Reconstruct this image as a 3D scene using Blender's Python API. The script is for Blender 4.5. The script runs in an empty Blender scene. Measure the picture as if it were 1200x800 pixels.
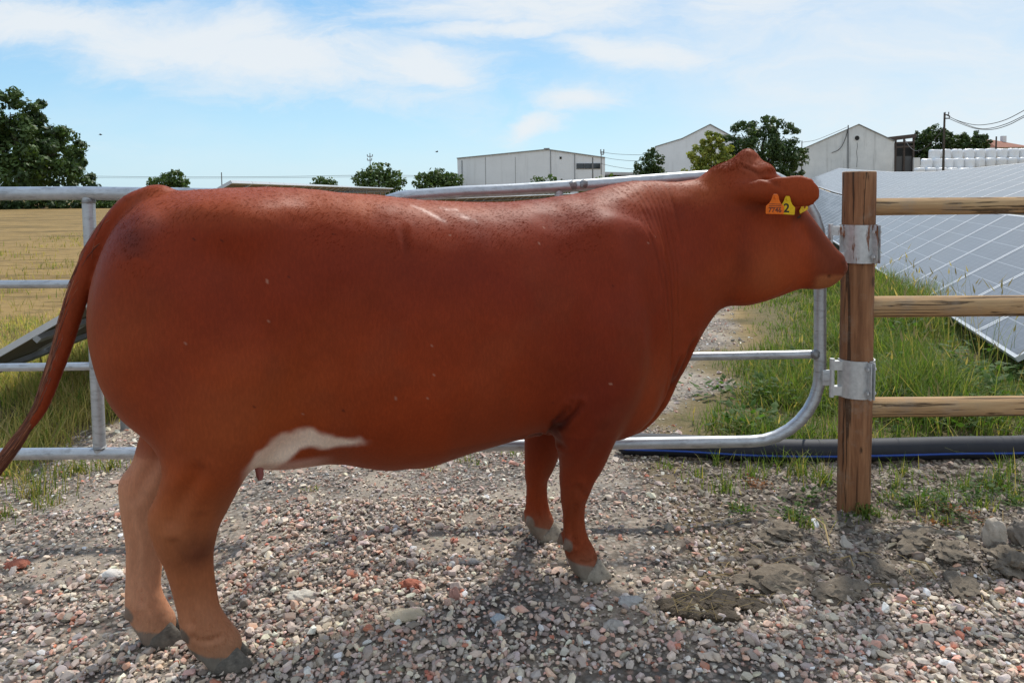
import bpy, bmesh, math, random
import numpy as np
from mathutils import Vector, Matrix
R=math.radians
rnd=random.Random(7); rng=np.random.default_rng(7)
sc=bpy.context.scene; COL=sc.collection
# ---------------------------------------------------------------- camera
F_PX=900.; CAM_H=1.45; PITCH=R(3.7); ROLL=.011; PY=280.7
FW=Vector((0,math.cos(PITCH),-math.sin(PITCH))); U0=Vector((0,math.sin(PITCH),math.cos(PITCH))); R0=Vector((1,0,0))
UP=U0*math.cos(ROLL)+R0*math.sin(ROLL); RT=R0*math.cos(ROLL)-U0*math.sin(ROLL)
cam=bpy.data.cameras.new('camera'); co=bpy.data.objects.new('camera',cam); COL.objects.link(co)
m=Matrix((( RT.x,UP.x,-FW.x,0),(RT.y,UP.y,-FW.y,0),(RT.z,UP.z,-FW.z,CAM_H),(0,0,0,1))); co.matrix_world=m
cam.sensor_width=36; cam.lens=36*F_PX/1200; cam.shift_y=-(400-PY)/1200; cam.clip_start=.05; cam.clip_end=6000
sc.camera=co
def at(x,y,Y):
    "point at distance Y in front of the camera seen at photograph pixel x, y"
    d=FW+RT*((x-600)/F_PX)-UP*((y-PY)/F_PX); return Vector((0,0,CAM_H))+d*(Y/d.y)
# ---------------------------------------------------------------- light
SUN_EL=R(52); SUN_AZ=R(22)           # azimuth from +Y towards +X
sd=Vector((math.sin(SUN_AZ)*math.cos(SUN_EL),math.cos(SUN_AZ)*math.cos(SUN_EL),math.sin(SUN_EL)))
sl=bpy.data.lights.new('sun','SUN'); sl.energy=2.25; sl.angle=R(3.5); sl.color=(1,.95,.86)
so=bpy.data.objects.new('sun',sl); COL.objects.link(so); so.rotation_euler=sd.to_track_quat('Z','Y').to_euler(); so.location=(0,0,20)
SKY_STRENGTH=.118; EXPOSURE=.76
sc.view_settings.view_transform='Standard'; sc.view_settings.look='None'; sc.view_settings.gamma=1; sc.view_settings.exposure=EXPOSURE
try: sc.view_settings.use_curve_mapping=False
except Exception: pass
w=bpy.data.worlds.new('World'); sc.world=w; w.use_nodes=True
# ---------------------------------------------------------------- node helpers
class NT:
    def __init__(s,tree): s.t=tree; s.n=tree.nodes; s.l=tree.links
    def new(s,typ,**kw):
        n=s.n.new(typ)
        for k,v in kw.items(): setattr(n,k,v)
        return n
    def put(s,sock,v):
        if v is None: return
        if isinstance(v,bpy.types.NodeSocket): s.l.new(v,sock)
        else:
            if isinstance(v,(tuple,list)) and len(v)==3 and sock.type=='RGBA': v=(*v,1)
            sock.default_value=v
    def math(s,op,a,b=None,c=None,clamp=False):
        n=s.new('ShaderNodeMath',operation=op); n.use_clamp=clamp
        for i,v in enumerate((a,b,c)):
            if v is not None: s.put(n.inputs[i],v)
        return n.outputs[0]
    def vmath(s,op,a,b=None):
        n=s.new('ShaderNodeVectorMath',operation=op); s.put(n.inputs[0],a)
        if b is not None: s.put(n.inputs[1],b)
        return n.outputs[0]
    def noise(s,vec=None,scale=5,detail=4,rough=.55,dist=0.,out=0):
        n=s.new('ShaderNodeTexNoise'); s.put(n.inputs['Scale'],scale); s.put(n.inputs['Detail'],detail); s.put(n.inputs['Roughness'],rough); s.put(n.inputs['Distortion'],dist)
        if vec is not None: s.put(n.inputs['Vector'],vec)
        return n.outputs[out]
    def vor(s,vec=None,scale=5,feature='F1',out='Distance',rand=1):
        n=s.new('ShaderNodeTexVoronoi',feature=feature); s.put(n.inputs['Scale'],scale); s.put(n.inputs['Randomness'],rand)
        if vec is not None: s.put(n.inputs['Vector'],vec)
        return n.outputs[out]
    def ramp(s,f,stops,interp='LINEAR'):
        n=s.new('ShaderNodeValToRGB'); s.put(n.inputs[0],f); n.color_ramp.interpolation=interp; e=n.color_ramp.elements
        while len(e)<len(stops): e.new(.5)
        for el,(p,c) in zip(e,stops):
            el.position=p; el.color=(*c,1) if len(c)==3 else c
        return n.outputs[0]
    def smooth(s,x,a,b,lo=0,hi=1):
        n=s.new('ShaderNodeMapRange',interpolation_type='SMOOTHSTEP'); s.put(n.inputs[0],x)
        for i,v in enumerate((a,b,lo,hi)): s.put(n.inputs[1+i],v)
        return n.outputs[0]
    def mix(s,f,a,b,mode='MIX'):
        n=s.new('ShaderNodeMix',data_type='RGBA',blend_type=mode); s.put(n.inputs[0],f); s.put(n.inputs[6],a); s.put(n.inputs[7],b); return n.outputs[2]
    def mapping(s,vec,scale=(1,1,1),loc=(0,0,0),rot=(0,0,0)):
        n=s.new('ShaderNodeMapping'); s.put(n.inputs[0],vec); n.inputs[1].default_value=loc; n.inputs[2].default_value=rot; n.inputs[3].default_value=scale; return n.outputs[0]
    def sep(s,v):
        n=s.new('ShaderNodeSeparateXYZ'); s.put(n.inputs[0],v); return n.outputs
    def comb(s,x,y,z):
        n=s.new('ShaderNodeCombineXYZ'); [s.put(n.inputs[i],v) for i,v in enumerate((x,y,z))]; return n.outputs[0]
    def bump(s,h,strength=.5,dist=.01,nrm=None):
        n=s.new('ShaderNodeBump'); s.put(n.inputs['Height'],h); n.inputs['Strength'].default_value=strength; n.inputs['Distance'].default_value=dist
        if nrm is not None: s.put(n.inputs['Normal'],nrm)
        return n.outputs[0]
    def attr(s,name,out='Color'):
        n=s.new('ShaderNodeAttribute'); n.attribute_name=name; return n.outputs[out]
    def geo(s,out='Position'): return s.new('ShaderNodeNewGeometry').outputs[out]
    def obj(s): return s.new('ShaderNodeTexCoord').outputs['Object']
    def rand(s): return s.new('ShaderNodeObjectInfo').outputs['Random']
def material(name):
    m=bpy.data.materials.new(name); m.use_nodes=True; t=NT(m.node_tree); b=t.n['Principled BSDF']
    return m,t,b
def setp(t,b,**kw):
    names=dict(color='Base Color',rough='Roughness',metal='Metallic',normal='Normal',spec='Specular IOR Level',sheen='Sheen Weight',sheenr='Sheen Roughness',sheent='Sheen Tint',sss='Subsurface Weight',coat='Coat Weight',alpha='Alpha',emit='Emission Color',emits='Emission Strength')
    for k,v in kw.items(): t.put(b.inputs[names[k]],v)
def simple(name,c1,c2=None,scale=8,rough=.7,metal=0,bump=0,bscale=40,bdist=.004,stretch=(1,1,1),detail=5,spec=.5):
    m,t,b=material(name); o=t.obj(); v=t.mapping(o,stretch)
    n=t.noise(v,scale,detail); c2=c2 or tuple(x*.7 for x in c1)
    setp(t,b,color=t.ramp(n,[(.3,c1),(.7,c2)]),rough=rough,metal=metal,spec=spec)
    if bump: setp(t,b,normal=t.bump(t.noise(v,bscale,5),bump,bdist))
    return m
# ---------------------------------------------------------------- sky
t=NT(w.node_tree); bg=t.n['Background']; bg.inputs[1].default_value=SKY_STRENGTH
sky=t.new('ShaderNodeTexSky',sky_type='NISHITA'); sky.sun_disc=False; sky.sun_elevation=SUN_EL; sky.sun_rotation=SUN_AZ
sky.air_density=1.0; sky.dust_density=.6; sky.ozone_density=1.6; sky.altitude=50
g=t.new('ShaderNodeTexCoord').outputs['Generated']; X,Y,Z=t.sep(g)
zc=t.math('MAXIMUM',Z,.0)
# clouds live on the sky direction: tx, tz = slope east and slope up, only meaningful where Y > 0
yc=t.math('MAXIMUM',Y,.08); tx=t.math('DIVIDE',X,yc); tz=t.math('DIVIDE',Z,yc)
px=t.math('DIVIDE',X,t.math('ADD',zc,.12)); py=t.math('DIVIDE',Y,t.math('ADD',zc,.12)); P=t.comb(px,py,0)
T=t.comb(tx,tz,0)
wn=t.noise(t.mapping(T,(1,1.6,1)),3.2,6,.62,.3,out=1); wx,wy,_=t.sep(wn)
ux=t.math('ADD',tx,t.math('MULTIPLY',t.math('SUBTRACT',wx,.5),.20)); uy=t.math('ADD',tz,t.math('MULTIPLY',t.math('SUBTRACT',wy,.5),.085))
U=t.comb(ux,uy,0)
fib=t.noise(t.mapping(U,(1.0,3.4,1),rot=(0,0,R(-13))),5.0,12,.68,.5)
soft=t.noise(t.mapping(T,(1,2.2,1),loc=(4,2,0)),2.6,5,.55)
def lobe(cx,cz,ax,az,tilt):
    dx=t.math('SUBTRACT',ux,cx); dz=t.math('SUBTRACT',uy,cz); c,s_=math.cos(tilt),math.sin(tilt)
    a=t.math('DIVIDE',t.math('ADD',t.math('MULTIPLY',dx,c),t.math('MULTIPLY',dz,s_)),ax); b_=t.math('DIVIDE',t.math('SUBTRACT',t.math('MULTIPLY',dz,c),t.math('MULTIPLY',dx,s_)),az)
    return t.math('EXPONENT',t.math('MULTIPLY',t.math('ADD',t.math('MULTIPLY',a,a),t.math('MULTIPLY',b_,b_)),-1.0))
L=lobe(-.36,.185,.36,.055,-.16)
for q in ((-.60,.222,.30,.035,-.05),(-.12,.155,.12,.030,-.12),(.02,.235,.24,.040,.02),(.085,.118,.075,.022,.0),(.03,.085,.05,.018,.3),(.28,.235,.12,.03,.0),(.16,.17,.14,.020,-.1),(-.02,.20,.16,.018,.08)): L=t.math('MAXIMUM',L,lobe(*q))
front=t.smooth(Y,.05,.3)
gen=t.smooth(t.math('ADD',t.math('MULTIPLY',t.noise(t.mapping(P,(.55,1.3,1)),.8,8,.62,.6),.7),t.math('MULTIPLY',t.noise(P,.3,4,.5),.4)),.50,.80)
wisps=t.smooth(t.math('ADD',L,t.math('MULTIPLY',t.math('SUBTRACT',fib,.5),1.6)),.10,1.02)
veil=t.math('MULTIPLY',t.smooth(t.math('ADD',tx,t.math('MULTIPLY',t.math('SUBTRACT',soft,.5),.5)),.0,.42),t.math('ADD',.14,t.math('MULTIPLY',fib,1.05)))
veil=t.math('MAXIMUM',veil,t.math('MULTIPLY',t.smooth(t.math('ADD',soft,t.math('MULTIPLY',fib,.3)),.62,.95),.25))
m1=t.math('SUBTRACT',1,t.math('MULTIPLY',t.math('SUBTRACT',1,t.math('MULTIPLY',wisps,.92)),t.math('SUBTRACT',1,veil)))
back_=t.math('ADD',.62,t.math('MULTIPLY',gen,.36))  # heavier unseen cloud behind the camera, added to lift the ambient fill
mk=t.new('ShaderNodeMix',data_type='FLOAT'); t.put(mk.inputs[0],front); t.put(mk.inputs[2],back_); t.put(mk.inputs[3],m1); mask=t.math('MULTIPLY',mk.outputs[0],t.smooth(Z,-.01,.05))
CLOUD=(4.2,4.42,4.6)
grad=t.ramp(t.math('MAXIMUM',Z,0),[(0,(2.5,3.75,4.5)),(.08,(2.0,3.45,4.5)),(.22,(1.12,2.6,4.25)),(.55,(.9,2.2,4.1)),(1,(.62,1.6,3.5))])
skyc=t.mix(.84,sky.outputs[0],grad)
t.put(bg.inputs[0],t.mix(mask,skyc,CLOUD))
# ---------------------------------------------------------------- mesh helpers
def mesh_np(name,verts,faces,mats=(),smooth=False,color=None,colname='col',mat_idx=None):
    "faces: list of (n,k) integer arrays"
    me=bpy.data.meshes.new(name); verts=np.ascontiguousarray(verts,np.float32)
    faces=[np.asarray(f,np.int32) for f in (faces if isinstance(faces,list) else [faces]) if len(f)]
    me.vertices.add(len(verts)); me.vertices.foreach_set('co',verts.ravel())
    li=np.concatenate([f.ravel() for f in faces]); tot=np.concatenate([np.full(len(f),f.shape[1],np.int32) for f in faces])
    st=np.concatenate([[0],np.cumsum(tot)[:-1]]).astype(np.int32)
    me.loops.add(len(li)); me.loops.foreach_set('vertex_index',li.astype(np.int32))
    me.polygons.add(len(tot)); me.polygons.foreach_set('loop_start',st)
    try: me.polygons.foreach_set('loop_total',tot)
    except Exception: pass
    if mat_idx is not None: me.polygons.foreach_set('material_index',np.asarray(mat_idx,np.int32))
    me.update(calc_edges=True)
    me.polygons.foreach_set('use_smooth',np.full(len(tot),bool(smooth)))
    if color is not None:
        dom='POINT' if len(color)==len(verts) else 'FACE'
        a=me.attributes.new(colname,'FLOAT_COLOR',dom); c=np.ones((len(color),4),np.float32); c[:,:3]=color; a.data.foreach_set('color',c.ravel())
    for mm in mats: me.materials.append(mm)
    return me
def link(name,me,parent=None,loc=None):
    o=bpy.data.objects.new(name,me); COL.objects.link(o)
    if loc is not None: o.location=loc
    if parent is not None:
        o.parent=parent; o.matrix_parent_inverse=Matrix.Identity(4)
    return o
def tag(o,label=None,cat=None,group=None,kind=None):
    if label: o['label']=label
    if cat: o['category']=cat
    if group: o['group']=group
    if kind: o['kind']=kind
    return o
def thing(name,label,cat,loc=(0,0,0),rz=0,group=None):
    o=bpy.data.objects.new(name,None); COL.objects.link(o); o.location=loc; o.rotation_euler=(0,0,rz); o.empty_display_size=.1
    return tag(o,label,cat,group)
class MB:
    "collects shapes, then links them as one object"
    def __init__(s): s.bm=bmesh.new()
    def box(s,c,d,rot=None,bev=0):
        r=bmesh.ops.create_cube(s.bm,size=1); vs=r['verts']
        M=Matrix.Translation(c)@((rot.to_4x4() if rot is not None else Matrix.Identity(4)))@Matrix.Diagonal((*d,1))
        bmesh.ops.transform(s.bm,matrix=M,verts=vs)
        if bev:
            es=list({e for v in vs for e in v.link_edges}); bmesh.ops.bevel(s.bm,geom=es,offset=bev,segments=2,affect='EDGES',profile=.6)
        return s
    def tube(s,pts,r,n=12,cap=True,closed=False):
        pts=[Vector(p) for p in pts]; rr=r if isinstance(r,(list,tuple)) else [r]*len(pts); rings=[]; prev=None
        for i,p in enumerate(pts):
            if closed: tan=pts[(i+1)%len(pts)]-pts[i-1]
            else: tan=(pts[min(i+1,len(pts)-1)]-pts[max(i-1,0)])
            tan.normalize()
            if prev is None:
                a=Vector((0,0,1)) if abs(tan.z)<.9 else Vector((1,0,0)); nrm=(a-tan*a.dot(tan)).normalized()
            else: nrm=(prev-tan*prev.dot(tan)).normalized()
            prev=nrm; b=tan.cross(nrm)
            rings.append([s.bm.verts.new(p+(nrm*math.cos(2*math.pi*k/n)+b*math.sin(2*math.pi*k/n))*rr[i]) for k in range(n)])
        L=len(rings)
        for i in range(L if closed else L-1):
            A,B=rings[i],rings[(i+1)%L]
            for k in range(n):
                try: s.bm.faces.new((A[k],A[(k+1)%n],B[(k+1)%n],B[k]))
                except ValueError: pass
        if cap and not closed:
            s.bm.faces.new(rings[0]); s.bm.faces.new(list(reversed(rings[-1])))
        return s
    def prism(s,poly,vec):
        "polygon (list of points) pushed along vec"
        a=[s.bm.verts.new(p) for p in poly]; b=[s.bm.verts.new(Vector(p)+Vector(vec)) for p in poly]; n=len(a)
        s.bm.faces.new(a); s.bm.faces.new(list(reversed(b)))
        for i in range(n): s.bm.faces.new((a[i],b[i],b[(i+1)%n],a[(i+1)%n]))
        return s
    def ico(s,c,r,sub=2,jit=0,scale=(1,1,1),seed=0):
        q=bmesh.ops.create_icosphere(s.bm,subdivisions=sub,radius=1); rr=random.Random(seed)
        for v in q['verts']:
            k=1+jit*(rr.random()-.5); v.co=Vector((v.co.x*scale[0],v.co.y*scale[1],v.co.z*scale[2]))*r*k+Vector(c)
        return s
    def build(s,name,mat,parent=None,smooth=True,loc=None,angle=40):
        bmesh.ops.recalc_face_normals(s.bm,faces=s.bm.faces)
        me=bpy.data.meshes.new(name); s.bm.to_mesh(me); s.bm.free()
        for mm in (mat if isinstance(mat,(list,tuple)) else [mat]): me.materials.append(mm)
        if smooth:
            me.polygons.foreach_set('use_smooth',np.ones(len(me.polygons),bool))
            try: me.set_sharp_from_angle(angle=R(angle))
            except Exception: pass
        return link(name,me,parent,loc)
def lattice(n,seed):
    return np.random.default_rng(seed).random((n,n)).astype(np.float64)
_LAT=[lattice(256,100+i) for i in range(8)]
def vnoise(x,y,seed=0):
    L=_LAT[seed%8]; x=np.asarray(x,float); y=np.asarray(y,float); xi=np.floor(x).astype(int); yi=np.floor(y).astype(int); fx=x-xi; fy=y-yi
    fx=fx*fx*(3-2*fx); fy=fy*fy*(3-2*fy); a=L[xi%256,yi%256]; b=L[(xi+1)%256,yi%256]; c=L[xi%256,(yi+1)%256]; d=L[(xi+1)%256,(yi+1)%256]
    return (a*(1-fx)+b*fx)*(1-fy)+(c*(1-fx)+d*fx)*fy-.5
def fbm(x,y,seed=0,oct=4):
    r=0; a=1
    for i in range(oct): r=r+a*vnoise(x*2**i+17*i,y*2**i-9*i,seed+i); a*=.5
    return r
def ss(a,b,x):
    t=np.clip((np.asarray(x,float)-a)/(b-a),0,1); return t*t*(3-2*t)
# ---------------------------------------------------------------- terrain
PDX,PDY=.295,.955       # direction of the track and of the panel rows
def path_right(Y): return 1.0+.39*(np.asarray(Y,float)-4.47)
def zones(x,y):
    x=np.asarray(x,float); y=np.asarray(y,float); n=fbm(x*1.3,y*1.3,1)*.5; n2=fbm(x*4,y*4,3)*.25
    pr=path_right(y)+n*.7+n2*.4; pl=pr-3.3-.05*y
    onpath=ss(-.15,.15,pr-x)*ss(-.2,.2,x-pl)
    yard=1-ss(3.95,4.25,y+n*.5+n2*.3+.10*np.clip(-x,0,3))
    soil=ss(.50,.85,x+n*.6+n2*.5)*ss(2.56,2.74,y+n*.25+n2*.3-.07*np.clip(x-1.2,0,3))*(1-ss(3.9,4.15,y+n*.4))
    gravel=np.maximum(yard,onpath*(1-ss(30,50,y)))*(1-soil)
    grass=(1-gravel)*(1-soil); far=ss(7.5,12,y+n*3-.6*np.clip(-x-1,-3,3)*0)
    lush=grass*(1-ss(24,40,y))*ss(.0,.4,x-pr)
    field=grass*(1-lush)*ss(6.2,8.5,y+n*2)
    rough_g=np.clip(grass-lush-field,0,1)
    return dict(gravel=gravel,soil=soil,lush=lush,field=field,rough=rough_g,yard=yard,path=onpath)
def bank(x,y):
    q=np.asarray(x,float)-PDX/PDY*np.asarray(y,float)
    b=.55*ss(2.9,5.2,q)*ss(2,8,y)+ .35*ss(5,9,q)*ss(2,8,y)
    b=b+ss(22,55,y)*.75*ss(-2,6,q-1)
    return b+ss(60,95,y)*.5*ss(14,34,x)
def gz(x,y):
    x=np.asarray(x,float); y=np.asarray(y,float)
    tt=.5*x+.5*y; z=-.03+.044*ss(.7,1.45,tt)
    near=1-ss(9,20,np.hypot(x,y))
    z=z+near*(fbm(x*.9,y*.9,2,3)*.02+fbm(x*5,y*5,4,3)*.008)*ss(.25,.5,np.hypot((x-.05),(y-2.8)*1.0)/3)
    s=ss(.70,1.2,x)*ss(2.62,2.95,y)*(1-ss(3.55,3.9,y))
    z=z+s*(.022+np.clip(fbm(x*3.1,y*4.2,5,4),-.2,1)*.065)
    z=z+.03*ss(3.5,4.2,y)*ss(1.1,1.8,x)*(1-ss(10,16,y))
    return z+bank(x,y)
def axis(lo,hi,step,far,ratio=1.09):
    a=list(np.arange(lo,hi+1e-6,step)); s=step; x=hi
    while x<far: s*=ratio; x+=s; a.append(x)
    s=step; x=lo; b=[]
    while x>-far: s*=ratio; x-=s; b.append(x)
    return np.array(b[::-1]+a)
gx=axis(-2.6,3.4,.026,3500); gy=axis(1.6,5.2,.026,4500); gy=gy[gy>-400]
XX,YY=np.meshgrid(gx,gy,indexing='ij'); ZZ=gz(XX,YY); zn=zones(XX,YY)
V=np.stack([XX,YY,ZZ],-1).reshape(-1,3); nx,ny=len(gx),len(gy); idx=np.arange(nx*ny).reshape(nx,ny)
Fq=np.stack([idx[:-1,:-1],idx[1:,:-1],idx[1:,1:],idx[:-1,1:]],-1).reshape(-1,4)
gm,t,b=material('ground_earth')
za=t.attr('zone'); zr,zg,zb=t.sep(za); P=t.geo()
n1=t.noise(P,2.2,6,.6); n2=t.noise(P,26,6,.65); n3=t.noise(P,110,3,.6)
vg=t.new('ShaderNodeTexVoronoi'); t.put(vg.inputs['Vector'],P); t.put(vg.inputs['Scale'],52.)
stone=t.ramp(t.sep(vg.outputs['Color'])[0],[(.0,(.10,.095,.09)),(.25,(.25,.22,.19)),(.5,(.34,.30,.25)),(.7,(.28,.17,.13)),(.85,(.42,.39,.34)),(1,(.2,.19,.18))])
grav=t.mix(t.smooth(vg.outputs['Distance'],.3,.75),stone,(.10,.085,.07)); 
dust=t.ramp(n2,[(.3,(.43,.365,.29)),(.7,(.30,.25,.195))])
grav=t.mix(t.smooth(n1,.42,.66),grav,dust)
soil=t.ramp(n2,[(.25,(.20,.165,.125)),(.55,(.13,.105,.08)),(.8,(.26,.215,.165))])
gras=t.ramp(n2,[(.25,(.075,.075,.028)),(.55,(.16,.125,.06)),(.8,(.23,.175,.09))])
band=t.noise(t.mapping(P,(.12,.55,1)),1.0,8,.72)
fld=t.ramp(t.math('ADD',t.math('MULTIPLY',band,.6),t.math('MULTIPLY',t.noise(t.mapping(P,(.6,1.4,1)),1.9,9,.75),.4)),[(.40,(.09,.066,.022)),(.47,(.19,.125,.045)),(.53,(.32,.21,.078)),(.58,(.145,.10,.036)),(.63,(.245,.165,.062))])
col=t.mix(zr,fld,grav); col=t.mix(zg,col,soil); col=t.mix(zb,col,gras)
h=t.math('ADD',t.math('MULTIPLY',n2,.6),t.math('MULTIPLY',n3,.3))
h=t.math('ADD',h,t.math('MULTIPLY',t.math('SUBTRACT',.6,vg.outputs['Distance']),t.math('MULTIPLY',zr,.22)))
setp(t,b,color=col,rough=.92,spec=.2,normal=t.bump(h,.9,.018))
me=mesh_np('ground',V,[Fq],[gm],True,np.stack([zn['gravel'].ravel(),zn['soil'].ravel(),np.clip(zn['lush']+zn['rough'],0,1).ravel()],-1),'zone')
tag(link('ground',me),'gravel yard running into bare earth, grass and a dry straw field',None,None,'structure')
# ---------------------------------------------------------------- loose gravel
def hull_proto(seed,npts=15,flat=.62,sub=False):
    r=random.Random(seed); bm=bmesh.new()
    for i in range(npts):
        v=Vector((r.gauss(0,1),r.gauss(0,1),r.gauss(0,1))).normalized()*(.8+.3*r.random())
        bm.verts.new((v.x*(.9+.35*r.random()),v.y*.85,v.z*flat))
    bmesh.ops.convex_hull(bm,input=bm.verts[:]); 
    for v in [v for v in bm.verts if not v.link_faces]: bm.verts.remove(v)
    bmesh.ops.triangulate(bm,faces=bm.faces[:]); bmesh.ops.recalc_face_normals(bm,faces=bm.faces[:])
    bm.verts.index_update(); v=np.array([x.co[:] for x in bm.verts]); f=np.array([[q.index for q in x.verts] for x in bm.faces]); bm.free(); return v,f
PROTO=[hull_proto(i,15+i%7,.5+.06*(i%5)) for i in range(16)]
PAL=np.array([(.31,.28,.25),(.23,.21,.19),(.42,.36,.295),(.48,.41,.33),(.36,.255,.205),(.41,.245,.185),(.32,.12,.075),(.11,.10,.09),(.62,.58,.51),(.39,.34,.29),(.28,.25,.225)])
PW=np.array([.19,.13,.18,.10,.12,.07,.04,.03,.05,.12,.10]); PW/=PW.sum()
def scatter(name,x,y,z,size,pal,pw,mat,seed,label,flat=1.0,vary=.18,protos=PROTO):
    g=np.random.default_rng(seed); n=len(x); ci=g.choice(len(pal),n,p=pw); C=np.array([1.66,1.56,1.50])*pal[ci]*(1+g.normal(0,vary,(n,1)))*(1+g.normal(0,.04,(n,3)))
    pi=g.integers(0,len(protos),n); VS=[];FS=[];CS=[];off=0
    for k,(pv,pf) in enumerate(protos):
        q=np.where(pi==k)[0]
        if not len(q): continue
        a=g.random(len(q))*2*np.pi; tx=g.normal(0,.35,len(q)); ty=g.normal(0,.35,len(q)); ca,sa=np.cos(a),np.sin(a)
        v=pv[None]*size[q][:,None,None]*np.stack([1+.25*g.normal(0,1,len(q)),np.ones(len(q)),np.full(len(q),flat)],-1)[:,None,:]
        vx=v[...,0]; vy=v[...,1]*np.cos(tx)[:,None]-v[...,2]*np.sin(tx)[:,None]; vz=v[...,1]*np.sin(tx)[:,None]+v[...,2]*np.cos(tx)[:,None]
        vx,vz=vx*np.cos(ty)[:,None]+vz*np.sin(ty)[:,None],-vx*np.sin(ty)[:,None]+vz*np.cos(ty)[:,None]
        wx=vx*ca[:,None]-vy*sa[:,None]+x[q][:,None]; wy=vx*sa[:,None]+vy*ca[:,None]+y[q][:,None]; wz=vz+z[q][:,None]
        m=pv.shape[0]; VS.append(np.stack([wx,wy,wz],-1).reshape(-1,3)); FS.append((pf[None]+(np.arange(len(q))*m)[:,None,None]+off).reshape(-1,3)); off+=len(q)*m
        CS.append(np.repeat(C[q],m,0))
    me=mesh_np(name,np.concatenate(VS),[np.concatenate(FS)],[mat],False,np.clip(np.concatenate(CS),.01,.85))
    return tag(link(name,me),label,None,None,'stuff')
sm,t,b=material('crushed_stone'); c=t.attr('col'); P=t.geo()
n=t.noise(P,130,4,.65); n2=t.noise(P,22,3)
c2=t.mix(t.math('MULTIPLY',t.smooth(n,.45,.75),.40),c,(.30,.25,.195)); c2=t.mix(t.math('MULTIPLY',t.smooth(n2,.40,.68),.50),c2,(.46,.405,.345))
setp(t,b,color=c2,rough=.82,spec=.35,normal=t.bump(n,.35,.003))
def sample(n,x0,x1,y0,y1,wfun,seed):
    g=np.random.default_rng(seed); x=g.uniform(x0,x1,n); y=g.uniform(y0,y1,n)
    keep=g.random(n)<wfun(x,y); return x[keep],y[keep]
def dusty(x,y):     # bare trodden dust between the front feet and out through the gate
    d=np.exp(-(((x-.42)/.34)**2+((y-3.15)/.62)**2)); d=np.maximum(d,.95*np.exp(-(((x-.05)/.16)**2+((y-2.62)/.14)**2)))
    d=np.maximum(d,.85*np.exp(-(((x+1.95)/.35)**2+((y-3.15)/.20)**2)))
    d=np.maximum(d,.72*ss(.10,.34,fbm(x*1.5+3,y*1.9,0,3))*ss(3.9,3.4,y)); return np.clip(d+fbm(x*5,y*5,6)*.35*(d>.05),0,1)
def wg(x,y):
    z=zones(x,y); return np.clip(z['gravel']*(1-.93*dusty(x,y))+z['soil']*.025,0,1)
# big stones lying on top, then small filler, then the farther track
x,y=sample(36000,-2.9,4.2,2.02,3.5,wg,1); g=np.random.default_rng(2)
s=np.clip(np.exp(g.normal(math.log(.0090),.38,len(x))),.004,.023)*np.interp(y,[2,2.9,3.5],[1.08,.96,.85])
scatter('gravel',x,y,gz(x,y)+s*.30+g.random(len(x))*.012,s,PAL,PW,sm,3,'loose crushed stone and brick gravel spread over the yard')
x,y=sample(40000,-2.9,4.2,2.0,4.6,lambda x,y: np.clip(wg(x,y)*.9+.10*zones(x,y)['gravel']+.05*zones(x,y)['soil'],0,1),4); s=np.clip(np.exp(g.normal(math.log(.0062),.35,len(x))),.0025,.012)
scatter('gravel',x,y,gz(x,y)+s*.25+g.random(len(x))*.003,s,PAL*.95,PW,sm,5,'fine chippings filling the gaps of the yard gravel',protos=[hull_proto(50+i,8,.6) for i in range(10)])
x,y=sample(42000,-4.0,6.5,3.4,12.5,lambda x,y: zones(x,y)['gravel']*np.interp(y,[3.4,6,12.5],[1,.85,.6])*(1-.8*dusty(x,y)),6); s=np.clip(np.exp(g.normal(math.log(.0120),.38,len(x))),.005,.034)
scatter('gravel',x,y,gz(x,y)+s*.22,s,PAL*1.05,PW,sm,7,'pale gravel of the track running away behind the gate',protos=[hull_proto(80+i,8,.6) for i in range(10)])
# crumbs of earth round the post
SP=np.array([(.13,.107,.082),(.10,.082,.063),(.16,.135,.105),(.19,.165,.13),(.25,.225,.19)]); SW=np.array([.32,.3,.2,.12,.06])
x,y=sample(38000,.5,4.6,2.55,4.1,lambda x,y: np.clip(zones(x,y)['soil']*1.0+.05,0,1)*(.35+.65*(vnoise(x*5,y*5,2)+.5)),8); s=np.clip(np.exp(g.normal(math.log(.0078),.5,len(x))),.003,.034)
scatter('soil_crumbs',x,y,gz(x,y)+s*.15,s,SP,SW,sm,9,'crumbled grey brown earth turned up around the fence post')
# ---------------------------------------------------------------- single stones and lumps worth pointing at
def lump(name,label,cat,c,r,scale,cols,seed,rough=.9,jit=.25,mat=None,sink=.25,group=None,rz=0,freq=2.2,nsc=30,rough_amt=.08):
    v=MB(); q=bmesh.ops.create_icosphere(v.bm,subdivisions=4,radius=1); rr=np.random.default_rng(seed); o=rr.random(2)*50
    P=np.array([p.co[:] for p in v.bm.verts]); d=1+jit*(fbm(P[:,0]*freq+P[:,2]*1.7+o[0],P[:,1]*freq-P[:,2]*1.3+o[1],seed,4)*1.3)+rough_amt*fbm(P[:,0]*9+P[:,2]*7+o[0],P[:,1]*9-P[:,2]*5,seed+2,3)
    for p,k in zip(v.bm.verts,d):
        p.co=Vector((p.co.x*scale[0],p.co.y*scale[1],p.co.z*scale[2]))*float(k)*r
    m_=mat or simple(name+'_surface',cols[0],cols[1],scale=nsc,rough=rough,bump=.7,bscale=nsc*2.4,bdist=.006)
    o=v.build(name,m_,None,True,angle=50); o.location=(c[0],c[1],float(gz(c[0],c[1]))+r*scale[2]*(1-2*sink)); o.rotation_euler=(0,0,rz)
    return tag(o,label,cat,group)
def gp(x,y,z=0.):
    d=FW+RT*((x-600)/F_PX)-UP*((y-PY)/F_PX); k=(z-CAM_H)/d.z; return (d.x*k,d.y*k)
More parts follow.
